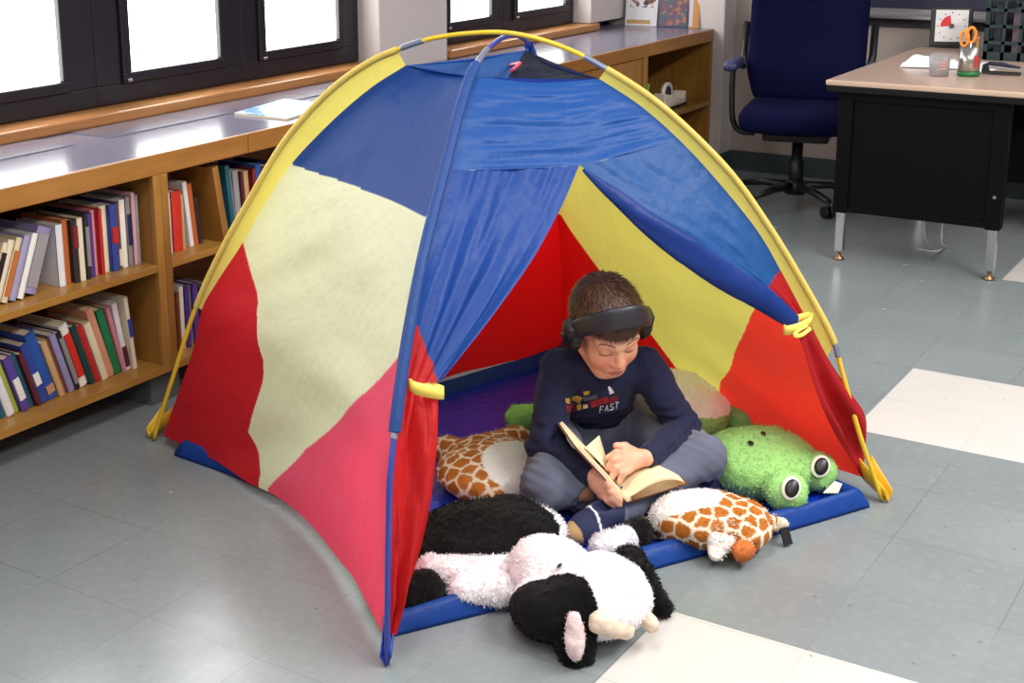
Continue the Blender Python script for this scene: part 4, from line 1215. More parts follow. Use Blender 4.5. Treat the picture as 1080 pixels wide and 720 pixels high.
# black hook-and-loop tab on the lip and a printed mark on the floor
p_ = onz(825, 558, .036)
fd = (cor[1]-cor[0])/np.linalg.norm(cor[1]-cor[0]); fd = np.array([*fd, 0]); fo = -inF
g = G()
for dd in (0,):
    q = [p_+fd*a_+np.array([0, 0, b_])+fo*(.006-.45*b_) for a_, b_ in ((-.012, -.030), (.012, -.030), (.012, .006), (-.012, .006))]
    g.add(q+[x+fo*.004 for x in q], [(3, 2, 1, 0), (4, 5, 6, 7), (0, 1, 5, 4), (1, 2, 6, 5), (2, 3, 7, 6), (3, 0, 4, 7)])
obj('hook_tab', g, black_plastic, tent)
# corner tabs that hold the pole ends
def tab(name, foot, corner, wd, mat, z=.05):
    foot = np.array([foot[0], foot[1], .012]); corner = np.asarray(corner)
    d_ = corner-foot; d_[2] = 0; n_ = np.array([-d_[1], d_[0], 0]); n_ /= np.linalg.norm(n_)
    g = G()
    P_ = []
    for k in np.linspace(0, 1, 8):
        c_ = foot*(1-k)+np.array([corner[0], corner[1], z])*k
        w_ = .026+(wd-.026)*k
        P_.append([c_+n_*w_*.35+np.array([0, 0, w_*.9]), c_+n_*.011+np.array([0, 0, .012]), c_+np.array([0, 0, -.010]), c_-n_*.011+np.array([0, 0, .012]), c_-n_*w_*.35+np.array([0, 0, w_*.9])])
    g.grid(np.array(P_))
    obj(name, g, mat, tent, solid=.003)
tab('corner_tab', FRt+np.array([.016, .0]), onz(911, 506, .03), .060, gold_m, .040)
tab('corner_tab', BLt+np.array([-.02, .0]), onz(178, 446, .03), .060, gold_m, .03)
tab('corner_tab', FLt+np.array([.0, -.004]), onz(412, 655, .05), .03, plain('blue_tab', (36, 62, 160), .45), .05)
tab('corner_tab', BRt, [BRt[0]+.05, BRt[1]-.08, .03], .04, plain('blue_tab', (36, 62, 160), .45), .03)
# ================================================================== THE BOY
PV = np.array([-1.607, 3.128, 0.0]); FW = np.array([.69, -.725, 0]); FW /= np.linalg.norm(FW); RT = np.array([FW[1], -FW[0], 0])
def bl(px, py, f):
    """point on this sight line at forward distance f from the pelvis, in the boy's own axes (right, forward, up)"""
    q = onpl(px, py, PV+FW*f, FW)-PV
    return np.array([q@RT, q@FW, q[2]])
ROTB = math.atan2(RT[1], RT[0])
boy = empty('person', PV+[0, 0, .010], 'boy in navy long sleeved shirt sitting cross legged in the tent reading a book', 'person', rotz=ROTB, local=True)
def PT(*a): return np.array(a, float)
pel = PT(-.015, .0, .115)
hipR, hipL = PT(.085, .03, .105), PT(-.115, .03, .105)
kneeR, kneeL = bl(578, 516, .335), bl(741, 487, .30)
ankL, ballL = bl(645, 548, .405), bl(617, 563, .44)
ankL[2] = max(ankL[2], .045); ballL[2] = max(ballL[2], .032)
footR_heel, footR_toe = bl(728, 520, .27), bl(768, 508, .25)
ankR = footR_heel+PT(.03, .015, .02)
shR, shL = bl(590, 392, .165), bl(680, 389, .17)
elR, elL = bl(574, 475, .245), bl(722, 455, .215)
wrR, wrL = bl(625, 504, .385), bl(681, 486, .355)
HC = bl(640, 347, .235)                                  # head centre, between the ears
pitch = math.radians(30); yawh = math.radians(7); rollh = math.radians(5)
# head axes in body coordinates: columns right, forward, up
HM = np.array((Euler((0, 0, yawh)).to_matrix() @ Euler((-pitch, 0, 0)).to_matrix() @ Euler((0, rollh, 0)).to_matrix()))
def h2b(p): return HC+HM@np.asarray(p, float)
def headlocal(P): return (P-HC)@HM
neckb = (shR+shL)/2+PT(0, -.03, .035)

def skull(Q):
    d = ell(Q, (0, -.014, .028), (.074, .094, .074))
    d = smin(d, ell(Q, (0, .030, -.030), (.057, .060, .082)), .03)
    d = smin(d, ell(Q, (0, .058, -.094), (.024, .022, .020)), .03)          # chin
    for s in (-1, 1):
        d = smin(d, ell(Q, (s*.034, .056, -.036), (.026, .028, .030)), .022)   # cheeks
        d = smin(d, cap(Q, (s*.052, .0, -.06), (s*.022, .055, -.098), .018, .016), .025)  # jaw line
        d = smin(d, cap(Q, (s*.012, .083, .016), (s*.046, .066, .018), .009, .010), .014)  # brow
        d = smax(d, -ell(Q, (s*.032, .104, -.004), (.019, .022, .012)), .012)       # eye socket
        d = smin(d, ell(Q, (s*.031, .0735, -.004), (.0150, .0130, .0115)), .005)  # lid over the eye
        d = smin(d, ell(Q, (s*.075, -.008, -.012), (.012, .022, .032)), .008)  # ear
    d = smin(d, cap(Q, (0, .084, .008), (0, .101, -.034), .0065, .0105), .010)
    for s in (-1, 1): d = smin(d, ell(Q, (s*.0105, .092, -.037), (.0085, .0105, .0075)), .006)
    d = smin(d, ell(Q, (0, .083, -.060), (.026, .012, .016)), .014)           # mouth area
    d = smin(d, ell(Q, (0, .0935, -.0610), (.018, .0065, .0050)), .004)        # upper lip
    d = smin(d, ell(Q, (0, .0915, -.0705), (.0165, .0065, .0055)), .004)      # lower lip
    d = smax(d, -ell(Q, (0, .101, -.0656), (.018, .006, .0012)), .002)
    return d
def headcol(Q):
    n = len(Q); c = np.empty((n, 3)); c[:] = (226, 168, 138)
    blush = np.exp(-(((np.abs(Q[:, 0])-.036)/.018)**2+((Q[:, 2]+.036)/.02)**2))*(Q[:, 1] > .04)
    c += blush[:, None]*np.array([6, -24, -22])
    nose = np.exp(-((Q[:, 0]/.014)**2+((Q[:, 2]+.034)/.014)**2))*(Q[:, 1] > .08); c += nose[:, None]*np.array([4, -16, -16])
    lip = (np.abs(Q[:, 0]) < .019) & (np.abs(Q[:, 2]+.0655) < .0095-.012*(Q[:, 0]/.02)**2*.5) & (Q[:, 1] > .084)
    c[lip] = (196, 110, 100)
    ax = np.abs(Q[:, 0])
    brow = (ax > .012) & (ax < .052) & (np.abs(Q[:, 2]-(.0215+.004*np.sin((ax-.012)/.04*PI))) < .0025) & (Q[:, 1] > .04)
    c[brow] = (128, 86, 64)
    lash = (np.abs(ax-.031) < .0155) & (np.abs(Q[:, 2]+.0098-.002*((ax-.031)/.015)**2) < .0020) & (Q[:, 1] > .05)
    c[lash] = (62, 38, 30)
    lid = (((ax-.031)/.018)**2+((Q[:, 2]+.002)/.010)**2 < 1) & (Q[:, 1] > .05) & ~lash
    c[lid] = c[lid]*.4+np.array([206, 138, 116])*.6
    return c

# ---- hands: palm and five unequal, bent fingers each
def hand_parts(wrist, palm_mid, knuckles, fingers, thumb):
    L_ = [(wrist, palm_mid, .021, .022, .012)]
    for k in knuckles: L_.append((palm_mid, k, .017, .0115, .012))
    for (k, j, t), r in zip(fingers, (.0100, .0105, .0100, .0088)):
        L_.append((k, j, r*1.05, r*.95, .004)); L_.append((j, t, r*.95, r*.80, .004))
    a, b, c_ = thumb
    L_.append((a, b, .0135, .0112, .008)); L_.append((b, c_, .0112, .0088, .004))
    return L_
# his left hand lies on the open pages, fingers spread towards the spine
fz = .352
kL = [bl(660, 483, fz+.012), bl(657.5, 488.5, fz+.020), bl(659, 494, fz+.026), bl(663, 499, fz+.030)]
pmL = bl(670, 488, .352)
fL = [(kL[0], bl(650, 481.5, .375), bl(641, 487, .372)), (kL[1], bl(647, 489, .395), bl(641.5, 497.5, .395)),
      (kL[2], bl(650, 498, .405), bl(645.5, 507, .408)), (kL[3], bl(657, 504, .412), bl(653, 512, .415))]
thL = (bl(668, 481, .335), bl(659, 475, .345), bl(650, 474, .352))
handL = hand_parts(wrL, pmL, kL, fL, thL)
# his right hand holds the lifted half of the book from below
pmR = bl(631, 512, .392)
kR = [bl(636, 507, .412), bl(638, 514, .418), bl(637.5, 521, .415), bl(635, 526, .408)]
fR = [(kR[0], bl(643, 516, .436), bl(650, 525, .440)), (kR[1], bl(645, 523, .442), bl(653.5, 531, .446)),
      (kR[2], bl(645, 529, .442), bl(653, 536, .446)), (kR[3], bl(641, 532, .436), bl(648, 538, .438))]
thR = (bl(627, 503, .392), bl(631, 501, .410), bl(638, 507, .416))
handR = hand_parts(wrR, pmR, kR, fR, thR)
def limbs(P, L_):
    d = None
    for a, b, ra, rb, k in L_:
        e = cap(P, a, b, ra, rb); d = e if d is None else smin(d, e, k)
    return d
chest = (shR+shL)/2+PT(.0, -.045, -.055); waist = PT(-.005, .045, .225)
def torso(P, g=0.0):
    d = ell(P, pel+PT(0, -.01, 0), (.130+g, .105+g, .105+g))
    d = smin(d, ell(P, waist, (.088+g, .080+g, .12+g)), .05)
    T = np.array(Euler((-.45, 0, 0)).to_matrix())
    d = smin(d, ell(P, chest, (.104+g, .084+g, .12+g), T), .04)
    d = smin(d, cap(P, shR+PT(-.03, -.01, -.012), shL+PT(.03, -.01, -.012), .046+g, .046+g), .03)
    return d
def body_fn(P):
    d = torso(P, -.006)
    d = smin(d, cap(P, neckb, h2b((0, -.02, -.06)), .044, .040), .025)
    for sh, el_, wr in ((shR, elR, wrR), (shL, elL, wrL)):
        d = smin(d, cap(P, sh, el_, .040, .033), .02); d = smin(d, cap(P, el_, wr, .033, .021), .015)
    for hp, kn, an in ((hipR, kneeR, ankR), (hipL, kneeL, ankL)):
        d = smin(d, cap(P, hp, kn, .066, .046), .02); d = smin(d, cap(P, kn, an, .044, .026), .015)
    d = smin(d, cap(P, ankL, ballL, .026, .024), .015); d = smin(d, cap(P, ankR, footR_toe, .026, .022), .015)
    d = smin(d, limbs(P, handL), .006); d = smin(d, limbs(P, handR), .006)
    return smin(d, skull(headlocal(P)), .012)
def body_col(P):
    Q = headlocal(P); c = headcol(Q)
    hand = P[:, 2] < .30
    c[hand] = (228, 172, 142)
    # nails and knuckle creases
    for F in (fL, fR):
        for k, j, t in F:
            dj = np.linalg.norm(P-j, axis=1); c[dj < .009] = (214, 150, 122)
            dt = np.linalg.norm(P-(t+PT(0, .0, .007)), axis=1); c[dt < .0055] = (238, 190, 168)
    return c
skin = NT('skin'); tn_ = tint_node(skin); sv = skin.coords('Object')
skin.base(skin.mix(skin.math('MULTIPLY', skin.noise(sv, 60, 3), .18), tn_, lin((214, 140, 112))))
skin.set(Roughness=.48); skin.b.inputs['Subsurface Weight'].default_value = .12; skin.b.inputs['Subsurface Radius'].default_value = (.012, .005, .003); skin.b.inputs['Subsurface Scale'].default_value = .5
skin.bump(skin.noise(sv, 420, 2), .08, .001)
soft('body', body_fn, (-.44, -.18, -.02), (.40, .52, .66), .0030, skin.m, boy, body_col, relax=1)

# ---- clothes
cloth_n = NT('navy_jersey'); tn_ = tint_node(cloth_n); sv = cloth_n.coords('Object')
cloth_n.base(cloth_n.mix(cloth_n.math('MULTIPLY', cloth_n.noise(sv, 300, 2), .3), tn_, lin((28, 32, 70)))); cloth_n.set(Roughness=.9)
cloth_n.b.inputs['Sheen Weight'].default_value = .05
cloth_n.bump(cloth_n.noise(sv, 500, 2), .15, .001)
denim = NT('faded_denim'); tn_ = tint_node(denim); sv = denim.coords('Object')
denim.base(denim.mix(denim.math('MULTIPLY', denim.noise(sv, 380, 2), .45), tn_, lin((84, 92, 116)))); denim.set(Roughness=.9)
denim.bump(denim.noise(sv, 420, 2), .2, .001)
def unit(v): return v/np.linalg.norm(v)
def shirt_core(P):
    d = torso(P, .004)
    for sh, el_, wr, sg in ((shR, elR, wrR, 1), (shL, elL, wrL, -1)):
        d = smin(d, cap(P, sh, el_, .050, .041), .018)
        d = smin(d, cap(P, el_, wr, .041, .029), .012)
    return d
def shirt_fn(P):
    d = shirt_core(P)
    # folds: pulled from the armpits and bunched at the elbows and waist
    f = .0050*vn(P*np.array([1, 1, 1.7])+2.0, 22)+.003*vn2(P*np.array([1.6, 1, 1])+1, 40)
    for el_ in (elR, elL):
        w = np.exp(-(np.linalg.norm(P-el_, axis=1)/.07)**2); f = f+w*.004*np.sin((P[:, 2]*1.0+P[:, 1]*.6+P[:, 0]*.5)*260)
    w = np.exp(-((P[:, 2]-.185)/.05)**2); f = f+w*.0035*np.sin(P[:, 2]*230+6*P[:, 0]*8)
    d = d+f*.8
    # cuffs
    for el_, wr in ((elR, wrR), (elL, wrL)):
        a = unit(wr-el_); t = (P-wr)@a; near = np.linalg.norm(P-wr, axis=1) < .07
        d = np.where(near, smax(d, t-.004, .004), d)
    # neckline and hem
    nk = h2b((0, -.03, -.10))
    d = smax(d, -(np.linalg.norm((P-nk)*np.array([1, 1, 1]), axis=1)-.050), .006)
    d = smax(d, (.135-P[:, 2]-.10*np.maximum(0, .09-P[:, 1])*0)-(np.linalg.norm(P[:, :2]-pel[:2], axis=1) > .17)*1.0, .01)
    return d
def shirt_col(P):
    return np.broadcast_to(np.array([17., 21, 56]), P.shape)
soft('shirt', shirt_fn, (-.36, -.18, .03), (.33, .45, .48), .0036, cloth_n.m, boy, shirt_col, relax=2)

def jeans_core(P):
    d = ell(P, pel+PT(0, -.005, -.01), (.160, .122, .112))
    for hp, kn, r0, r1 in ((hipR, kneeR, .074, .064), (hipL, kneeL, .072, .058)):
        d = smin(d, cap(P, hp, kn, r0, r1), .03)
    e = cap(P, kneeR, ankR, .060, .046)
    e2 = cap(P, kneeL, ankL, .057, .038)
    e2 = smin(e2, cap(P, ankL+(kneeL-ankL)*.25, ankL+(kneeL-ankL)*.05, .040, .043), .01)
    return smin(smin(d, e, .014), e2, .012)
def jeans_fn(P):
    d = jeans_core(P)
    f = .0060*vn(P*np.array([1.2, 1, 1.2])+4.0, 17)+.0035*vn2(P+1, 36)
    for kn in (kneeR, kneeL):
        w = np.exp(-(np.linalg.norm(P-(kn+PT(0, -.06, .03)), axis=1)/.09)**2)
        f = f+w*.0045*np.sin((P[:, 0]*.9+P[:, 1]*.5-P[:, 2])*180)
    for an in (ankR, ankL):
        w = np.exp(-(np.linalg.norm(P-an, axis=1)/.07)**2); f = f+w*.004*np.sin((P[:, 0]*1.0+P[:, 1]*.3)*210)
    d = d+f*.85
    for kn, an in ((kneeR, ankR), (kneeL, ankL)):
        a = unit(an-kn); t = (P-an)@a; near = np.linalg.norm(P-an, axis=1) < .085
        d = np.where(near, smax(d, t-.004, .004), d)
    d = smax(d, P[:, 2]-.205, .01)
    return smax(d, .002-P[:, 2], .006)
def jeans_col(P):
    c = np.empty(P.shape); c[:] = (98, 103, 122)
    # faded on the thighs and knees, as worn denim is
    for hp, kn in ((hipR, kneeR), (hipL, kneeL)):
        m = hp*.35+kn*.65+PT(0, .0, .06)
        w = np.exp(-(np.linalg.norm((P-m), axis=1)/.10)**2)[:, None]
        c = c*(1-.55*w)+np.array([172, 172, 182])*.55*w
    w = np.clip(.5+.5*vn(P, 14), 0, 1)[:, None]
    return c*(.86+.2*w)
soft('jeans', jeans_fn, (-.40, -.18, -.01), (.40, .50, .24), .0036, denim.m, boy, jeans_col, relax=2)

# ---- canvas shoes: navy uppers, white piping, tan soles
def frame(a, b, up=(0, 0, 1)):
    x = unit(b-a); z = np.asarray(up, float); z = z-x*(z@x); z = unit(z); y = np.cross(z, x)
    return np.stack([x, y, z], 1)
shoe_m = NT('shoe_canvas'); tn_ = tint_node(shoe_m); sv = shoe_m.coords('Object'); shoe_m.base(tn_); shoe_m.set(Roughness=.85); shoe_m.bump(shoe_m.noise(sv, 400, 2), .15, .001)
def shoe(heel, toe, up, name='shoe'):
    M = frame(heel, toe, up); L_ = np.linalg.norm(toe-heel)
    def loc(P): return (P-heel)@M
    def fn(P):
        Q = loc(P)
        d = cap(Q, (.0, 0, .008), (L_*.72, 0, .0), .034, .038)
        d = smin(d, ell(Q, (L_*.85, 0, -.006), (.052, .040, .030)), .02)
        d = smin(d, cap(Q, (-.005, 0, .018), (.035, 0, .026), .033, .030), .012)
        d = smax(d, -(Q[:, 2]+.030), .004)
        return smax(d, -ell(Q, (.015, 0, .062), (.042, .024, .030)), .006)
    def colr(P):
        Q = loc(P); c = np.empty(P.shape); c[:] = (36, 42, 78)
        c[(Q[:, 2] < -.017) | (Q[:, 0] > L_*.85+.030)] = (188, 150, 102)
        st = (np.abs(Q[:, 0]-L_*.66-.5*np.abs(Q[:, 1])*.0) < .0028) & (Q[:, 2] > -.016)
        c[st] = (226, 228, 236)
        return c
    lo = np.minimum(heel, toe)-.08; hi = np.maximum(heel, toe)+.08
    return soft(name, fn, lo, hi, .0032, shoe_m.m, boy, colr, relax=1)
dL = unit(ballL-ankL)
shoe(ankL+dL*.01+PT(0, .01, -.004), ballL+dL*.01, (.35, .35, .87))
shoe(footR_heel, footR_toe+PT(-.01, 0, 0), (-.1, .35, .93))

# ---- hair: a cap shaped to the head and fine strands combed from the crown
def hair_shell(Q):
    return smin(ell(Q, (0, -.016, .032), (.083, .101, .081)), ell(Q, (0, .035, .062), (.060, .058, .038)), .02)
def hair_fn(P):
    Q = headlocal(P)
    d = hair_shell(Q)
    d = d+.0022*vn(Q*np.array([1, 1, .5])+3, 90)+.0022*vn2(Q+5, 45)
    # open over the face: the fringe ends in uneven locks above the brows
    fr = .040+.007*vn(np.c_[Q[:, 0]*60, Q[:, 0]*0, Q[:, 0]*0+2], 1.0)+.35*np.maximum(0, np.abs(Q[:, 0])-.035)*0
    front = smax(.012-Q[:, 1]-.25*np.abs(Q[:, 0])*0, -(fr-Q[:, 2])*1.0, .004)     # <0 where the face is open
    face = smax(.020-Q[:, 1], Q[:, 2]-fr, .004)
    d = smax(d, -face, .004)
    side = smax(-.045-Q[:, 1], Q[:, 2]+.005+.6*(Q[:, 1]), .004)                   # below the temples
    d = smax(d, -side, .004)
    return smax(d, -(Q[:, 2]+.075), .006)
hair_m = NT('brown_hair'); tn_ = tint_node(hair_m); hair_m.base(tn_); hair_m.set(Roughness=.42); hair_m.b.inputs['Specular IOR Level'].default_value = .35
def hair_col(P):
    w = np.clip(.5+.5*vn(P, 70), 0, 1)[:, None]
    return np.array([52., 34, 24])*(1-w)+np.array([84., 56, 38])*w
lo = HC-.14; hi = HC+.15
hair = soft('hair', hair_fn, lo, hi, .003, hair_m.m, boy, hair_col, relax=1)
crown = np.array([.012, -.052, .098])
g = G(); tints = []
rs = np.random.default_rng(5)
cnt_ = 0
while cnt_ < 5200:
    v_ = rs.normal(size=3); v_ /= np.linalg.norm(v_)
    p = np.array([0, -.016, .032])+v_*np.array([.084, .102, .082])
    if p[2] < .046 and p[1] > .015: continue
    if p[2] < -.07 or (p[1] > -.045 and p[2] < -.008-.6*p[1]): continue
    away = p-crown; nrm = v_/np.array([.084, .102, .082]); nrm /= np.linalg.norm(nrm)
    t_ = away-nrm*(away@nrm); dist = np.linalg.norm(t_)
    if dist < 1e-4: continue
    t_ /= dist; sw = np.cross(nrm, t_); t_ = unit(t_+sw*.35*math.exp(-dist/.05)+rs.normal(size=3)*.14)
    L_ = rs.uniform(.016, .032)
    if p[1] > .05: L_ *= .75
    w_ = rs.uniform(.0006, .0011)
    pts = [p+nrm*.0005+t_*L_*k+nrm*(.006*rs.uniform(.3, 1)*math.sin(PI*k*.75)) - nrm*.35*(L_*k)**2/.09 for k in (0, .35, .7, 1.0)]
    side = unit(np.cross(t_, nrm))
    V_ = []
    for q_, ww in zip(pts, (1, 1, .8, .15)): V_ += [h2b(q_-side*w_*ww), h2b(q_+side*w_*ww)]
    g.add(V_, [(0, 1, 3, 2), (2, 3, 5, 4), (4, 5, 7, 6)], 0, True)
    b_ = rs.uniform(0, 1); c_ = np.array([50., 32, 22])*(1-b_)+np.array([116, 80, 56])*b_
    tints += [c_]*8
    cnt_ += 1
st_ = obj('hair_strands', g, hair_m.m, hair, fixn=False); tint(st_.data, np.array(tints))
tag(st_, kind='stuff')

# ---- print on the shirt front
def on_shirt(r, z):
    f = np.full(len(r), .45); P = np.stack([r, f, z], 1)
    for _ in range(60):
        d = shirt_fn(P); P[:, 1] -= np.clip(d, -.01, .03)*.8
    P[:, 1] += .0012
    return P
def shirt_patch(poly, rgb, n=6):
    poly = np.asarray(poly, float)
    # quad given by four corners, subdivided so that it follows the cloth
    U = np.linspace(0, 1, n)
    a, b, c_, d = poly
    Q = np.array([[(a*(1-u)+b*u)*(1-v)+(d*(1-u)+c_*u)*v for u in U] for v in U]).reshape(-1, 2)
    P = on_shirt(Q[:, 0], Q[:, 1]).reshape(n, n, 3)
    return P
def px2rz(px, py, f=.20):
    q = bl(px, py, f); return np.array([q[0], q[2]])
prints = {}
def add_print(pxs, rgb, n=5):
    # find where the sight lines meet the chest
    pts = []
    for p in pxs:
        f = .2
        for _ in range(8):
            q = bl(p[0], p[1], f); s_ = on_shirt(np.array([q[0]]), np.array([q[2]]))[0]; f = .5*f+.5*s_[1]
        pts.append([q[0], q[2]])
    prints.setdefault(rgb, []).append(shirt_patch(pts, rgb, n))
W_, Y_, R_2, G_ = (216, 214, 218), (206, 160, 60), (150, 34, 44), (84, 84, 96)
add_print([(596, 424), (614, 423), (611, 430), (597, 429)], Y_)
add_print([(597, 431), (606, 430), (606, 439), (598, 438)], R_2)
add_print([(608, 431), (613, 430), (613, 436), (608, 437)], Y_)
add_print([(615, 417), (622, 416), (621, 420), (616, 421)], Y_)
add_print([(614, 423), (630, 420), (630, 424), (616, 427)], G_)
add_print([(615, 431), (620, 430), (620, 434), (615, 435)], (226, 206, 150))
add_print([(622, 427), (640, 422), (642, 428), (624, 434)], R_2)
add_print([(641, 424), (651, 420), (652, 426), (643, 431)], (120, 30, 42))
add_print([(641, 412), (643, 411), (648, 418), (643, 420)], W_)
for k, ch_ in enumerate('FAST'):
    x0 = 632.5+5.2*k; y0 = 439-1.4*k
    def seg(x, y, x2, y2, w=.55):
        a = np.array([x0+x*3.8+y*.8, y0-y*6.5]); b = np.array([x0+x2*3.8+y2*.8, y0-y2*6.5]); d = (b-a)/np.linalg.norm(b-a); n = np.array([-d[1], d[0]])*w
        add_print([a-n, b-n, b+n, a+n], W_, 3)
    for s_ in {'F': [(0, 0, 0, 1), (0, 1, .9, 1), (0, .5, .7, .5)], 'A': [(0, 0, .45, 1), (.45, 1, .9, 0), (.2, .4, .7, .4)],
               'S': [(.9, 1, .1, .9), (.1, .9, .1, .55), (.1, .55, .9, .45), (.9, .45, .9, .1), (.9, .1, 0, 0)], 'T': [(0, 1, 1, 1), (.5, 1, .5, 0)]}[ch_]: seg(*s_)
for rgb, ps in prints.items():
    g = G()
    for P in ps: g.grid(P)
    obj('shirt_print', g, plain('print_%02x%02x%02x' % rgb, rgb, .6), boy, fixn=False)

# ---- headphones worn across the front of his hair
hp = empty('headphones', PV+[0, 0, .010], 'black over ear headphones with a padded band on the boy\'s head', 'headphones', rotz=ROTB, local=True)
pad_m = plain('padded_leatherette', (36, 33, 40), .42, var=.05, scale=60, bump=.1, bscale=300)
phi = math.radians(46)
def bandpt(a, r):
    """a: angle over the head from the right ear (0) to the left ear (pi)"""
    u = np.array([0, math.sin(phi), math.cos(phi)])
    return np.array([math.cos(a), 0, 0])*(r*.90)+u*math.sin(a)*r*1.04
rows = []
fwdv = np.array([0, math.cos(phi), -math.sin(phi)])
for a in np.linspace(.16, PI-.16, 40):
    w_ = .027-.006*abs(math.cos(a))**3; th_ = .0085
    c0 = bandpt(a, .106)+np.array([0, -.004, .030])*math.sin(a); out = unit(bandpt(a, 1.0))
    ring = []
    for k in range(20):
        q = 2*PI*k/20; cx_ = math.copysign(abs(math.cos(q))**.6, math.cos(q)); sx_ = math.copysign(abs(math.sin(q))**.7, math.sin(q))
        ring.append(h2b(c0+fwdv*w_*cx_+out*th_*sx_))
    rows.append(ring)
g = G().grid(np.array(rows), wrap=True)
n0 = len(rows)
g.f += [tuple(range(20)), tuple((n0-1)*20+k for k in range(19, -1, -1))]; g.m += [0, 0]; g.sm += [False, False]
obj('headband', g, pad_m, hp)
for s in (-1, 1):
    def cup(P, s=s):
        Q = headlocal(P)
        d = ell(Q, (s*.094, .004, -.006), (.020, .036, .043))
        return smin(d, ell(Q, (s*.084, .004, -.006), (.012, .039, .046)), .004)
    cu = soft('ear_cup', cup, h2b((s*.094, 0, 0))-.075, h2b((s*.094, 0, 0))+.075, .003, plain('ear_cup_black', (20, 20, 24), .4), hp, relax=1)
    def yoke(P, s=s):
        Q = headlocal(P); c0 = bandpt(.14 if s > 0 else PI-.14, .108)+np.array([0, -.002, .004])
        return np.minimum(rbox(Q, c0+np.array([s*.002, 0, .0]), (.011, .021, .022), .005), cap(Q, c0, (s*.112, .004, -.004), .010, .008))
    soft('yoke', yoke, h2b((s*.1, .02, .02))-.09, h2b((s*.1, .02, .02))+.09, .003, plain('yoke_grey', (44, 46, 48), .45), cu, relax=1)

# ---- the book in his hands
bk = empty('open_book', PV+[0, 0, .010], 'open paperback with yellowed pages held by the boy', 'book', rotz=ROTB, local=True)
S0 = bl(661.5, 533, .445); sp = unit(PT(.0, -1, .0)); HB = .165          # near end of the spine, direction along it
cover_m = plain('paperback_cover', (112, 66, 54), .4, var=.15, scale=40)
pg = NT('yellowed_pages'); sv = pg.coords('Object'); pg.base(lin((240, 220, 180))); pg.set(Roughness=.8); pg = pg.m
lv = unit(bl(606, 473, .415)-S0); lw = np.linalg.norm(bl(606, 473, .415)-S0)
rv0 = bl(725, 513, .425)-S0; rw = np.linalg.norm(rv0); rv = unit(rv0)
def ribbon(curve, th_dir, t0, t1, along=HB, inset=0.0, nseg=2):
    """sheet swept along the spine: curve is a list of points at the near end"""
    c = np.asarray(curve)
    P = []
    for d_ in (t0, t1):
        for k in np.linspace(inset, along-inset, nseg): P.append(c+sp*k+np.asarray(th_dir)*d_)
    P = np.array(P)                                                     # 2*nseg rows
    n = len(c); g = G(); V_ = P.reshape(-1, 3)
    F_ = []
    for L0 in (0, nseg):
        for i in range(nseg-1):
            for j in range(n-1):
                a = (L0+i)*n+j; F_.append((a, a+1, a+n+1, a+n))
    for i in range(nseg-1):
        for j in (0, n-1):
            a = i*n+j; b = (nseg+i)*n+j; F_.append((a, a+n, b+n, b))
    for i in (0, nseg-1):
        for j in range(n-1):
            a = i*n+j; b = (nseg+i)*n+j; F_.append((a, a+1, b+1, b))
    return g.add(V_, F_, 0, False)
ln = unit(np.cross(lv, sp)); ln = ln if ln[2] > 0 else -ln              # page side of the left half
rn = unit(np.cross(rv, sp)); rn = rn if rn[2] > 0 else -rn
tt = np.linspace(0, 1, 14)
obj('cover', ribbon([S0+lv*lw*t-ln*.004 for t in (0, 1)], ln, -.0012, .0012), cover_m, bk)
obj('cover', ribbon([S0+rv*rw*t-rn*.003 for t in (0, 1)], rn, -.0012, .0012), cover_m, bk)
# page blocks: thick near the spine, curving down to the fore edge; page edges show as fine lines
def bulge(t): return math.sin(PI*min(.985, .06+.93*t**1.35))**.75
def block(v_, n_, w_, thick, name, curl):
    g = G()
    lower = [S0+v_*w_*t-n_*.0012 for t in tt]
    upper = [S0+v_*w_*(t*.985)+n_*thick*(bulge(t) if curl else min(1, t*8)) for t in tt]
    for a_, b_ in ((0.002, HB-.002),):
        L0 = [p+sp*a_ for p in lower]; L1 = [p+sp*b_ for p in lower]; U0 = [p+sp*a_ for p in upper]; U1 = [p+sp*b_ for p in upper]
        n = len(tt); V_ = L0+L1+U0+U1; F_ = []
        for j in range(n-1):
            F_ += [(j, j+1, n+j+1, n+j), (2*n+j, 3*n+j, 3*n+j+1, 2*n+j+1), (j, 2*n+j, 2*n+j+1, j+1), (n+j, n+j+1, 3*n+j+1, 3*n+j)]
        F_ += [(n-1, 2*n-1, 4*n-1, 3*n-1), (0, n, 3*n, 2*n)]
        g.add(V_, F_, 0, False)
    return obj(name, g, pg, bk)
block(rv, rn, rw*.97, .030, 'page_block', 1)
block(lv, ln, lw*.96, .007, 'page_block', .0)
# one loose leaf lifting off the left half, towards the far end
q00, q01, q11, q10 = S0+sp*.055+ln*.006, bl(617, 476, .395), bl(632, 463, .315), S0+sp*(HB-.012)+ln*.006
n9 = 9; U9 = np.linspace(0, 1, n9)
PP = np.array([[(q00*(1-u)+q10*u)*(1-v)+(q01*(1-u)+q11*u)*v+rn*.008*math.sin(PI*v) for u in U9] for v in U9])
obj('loose_page', G().grid(PP), pg, bk, solid=.0006)
# edges of the leaves showing on the near face of the thick half
pe = plain('page_edge_shade', (168, 124, 76), .8, var=.1)
for fr_ in (.14, .28, .42, .56, .70, .84):
    crv = [S0+rv*rw*.96*t+rn*(.030*fr_*bulge(t)-.0012)-sp*-.0010 for t in tt[1:]]
    obj('page_edge', G().tube([p-sp*.0003 for p in crv], .0009, 5), pe, bk)
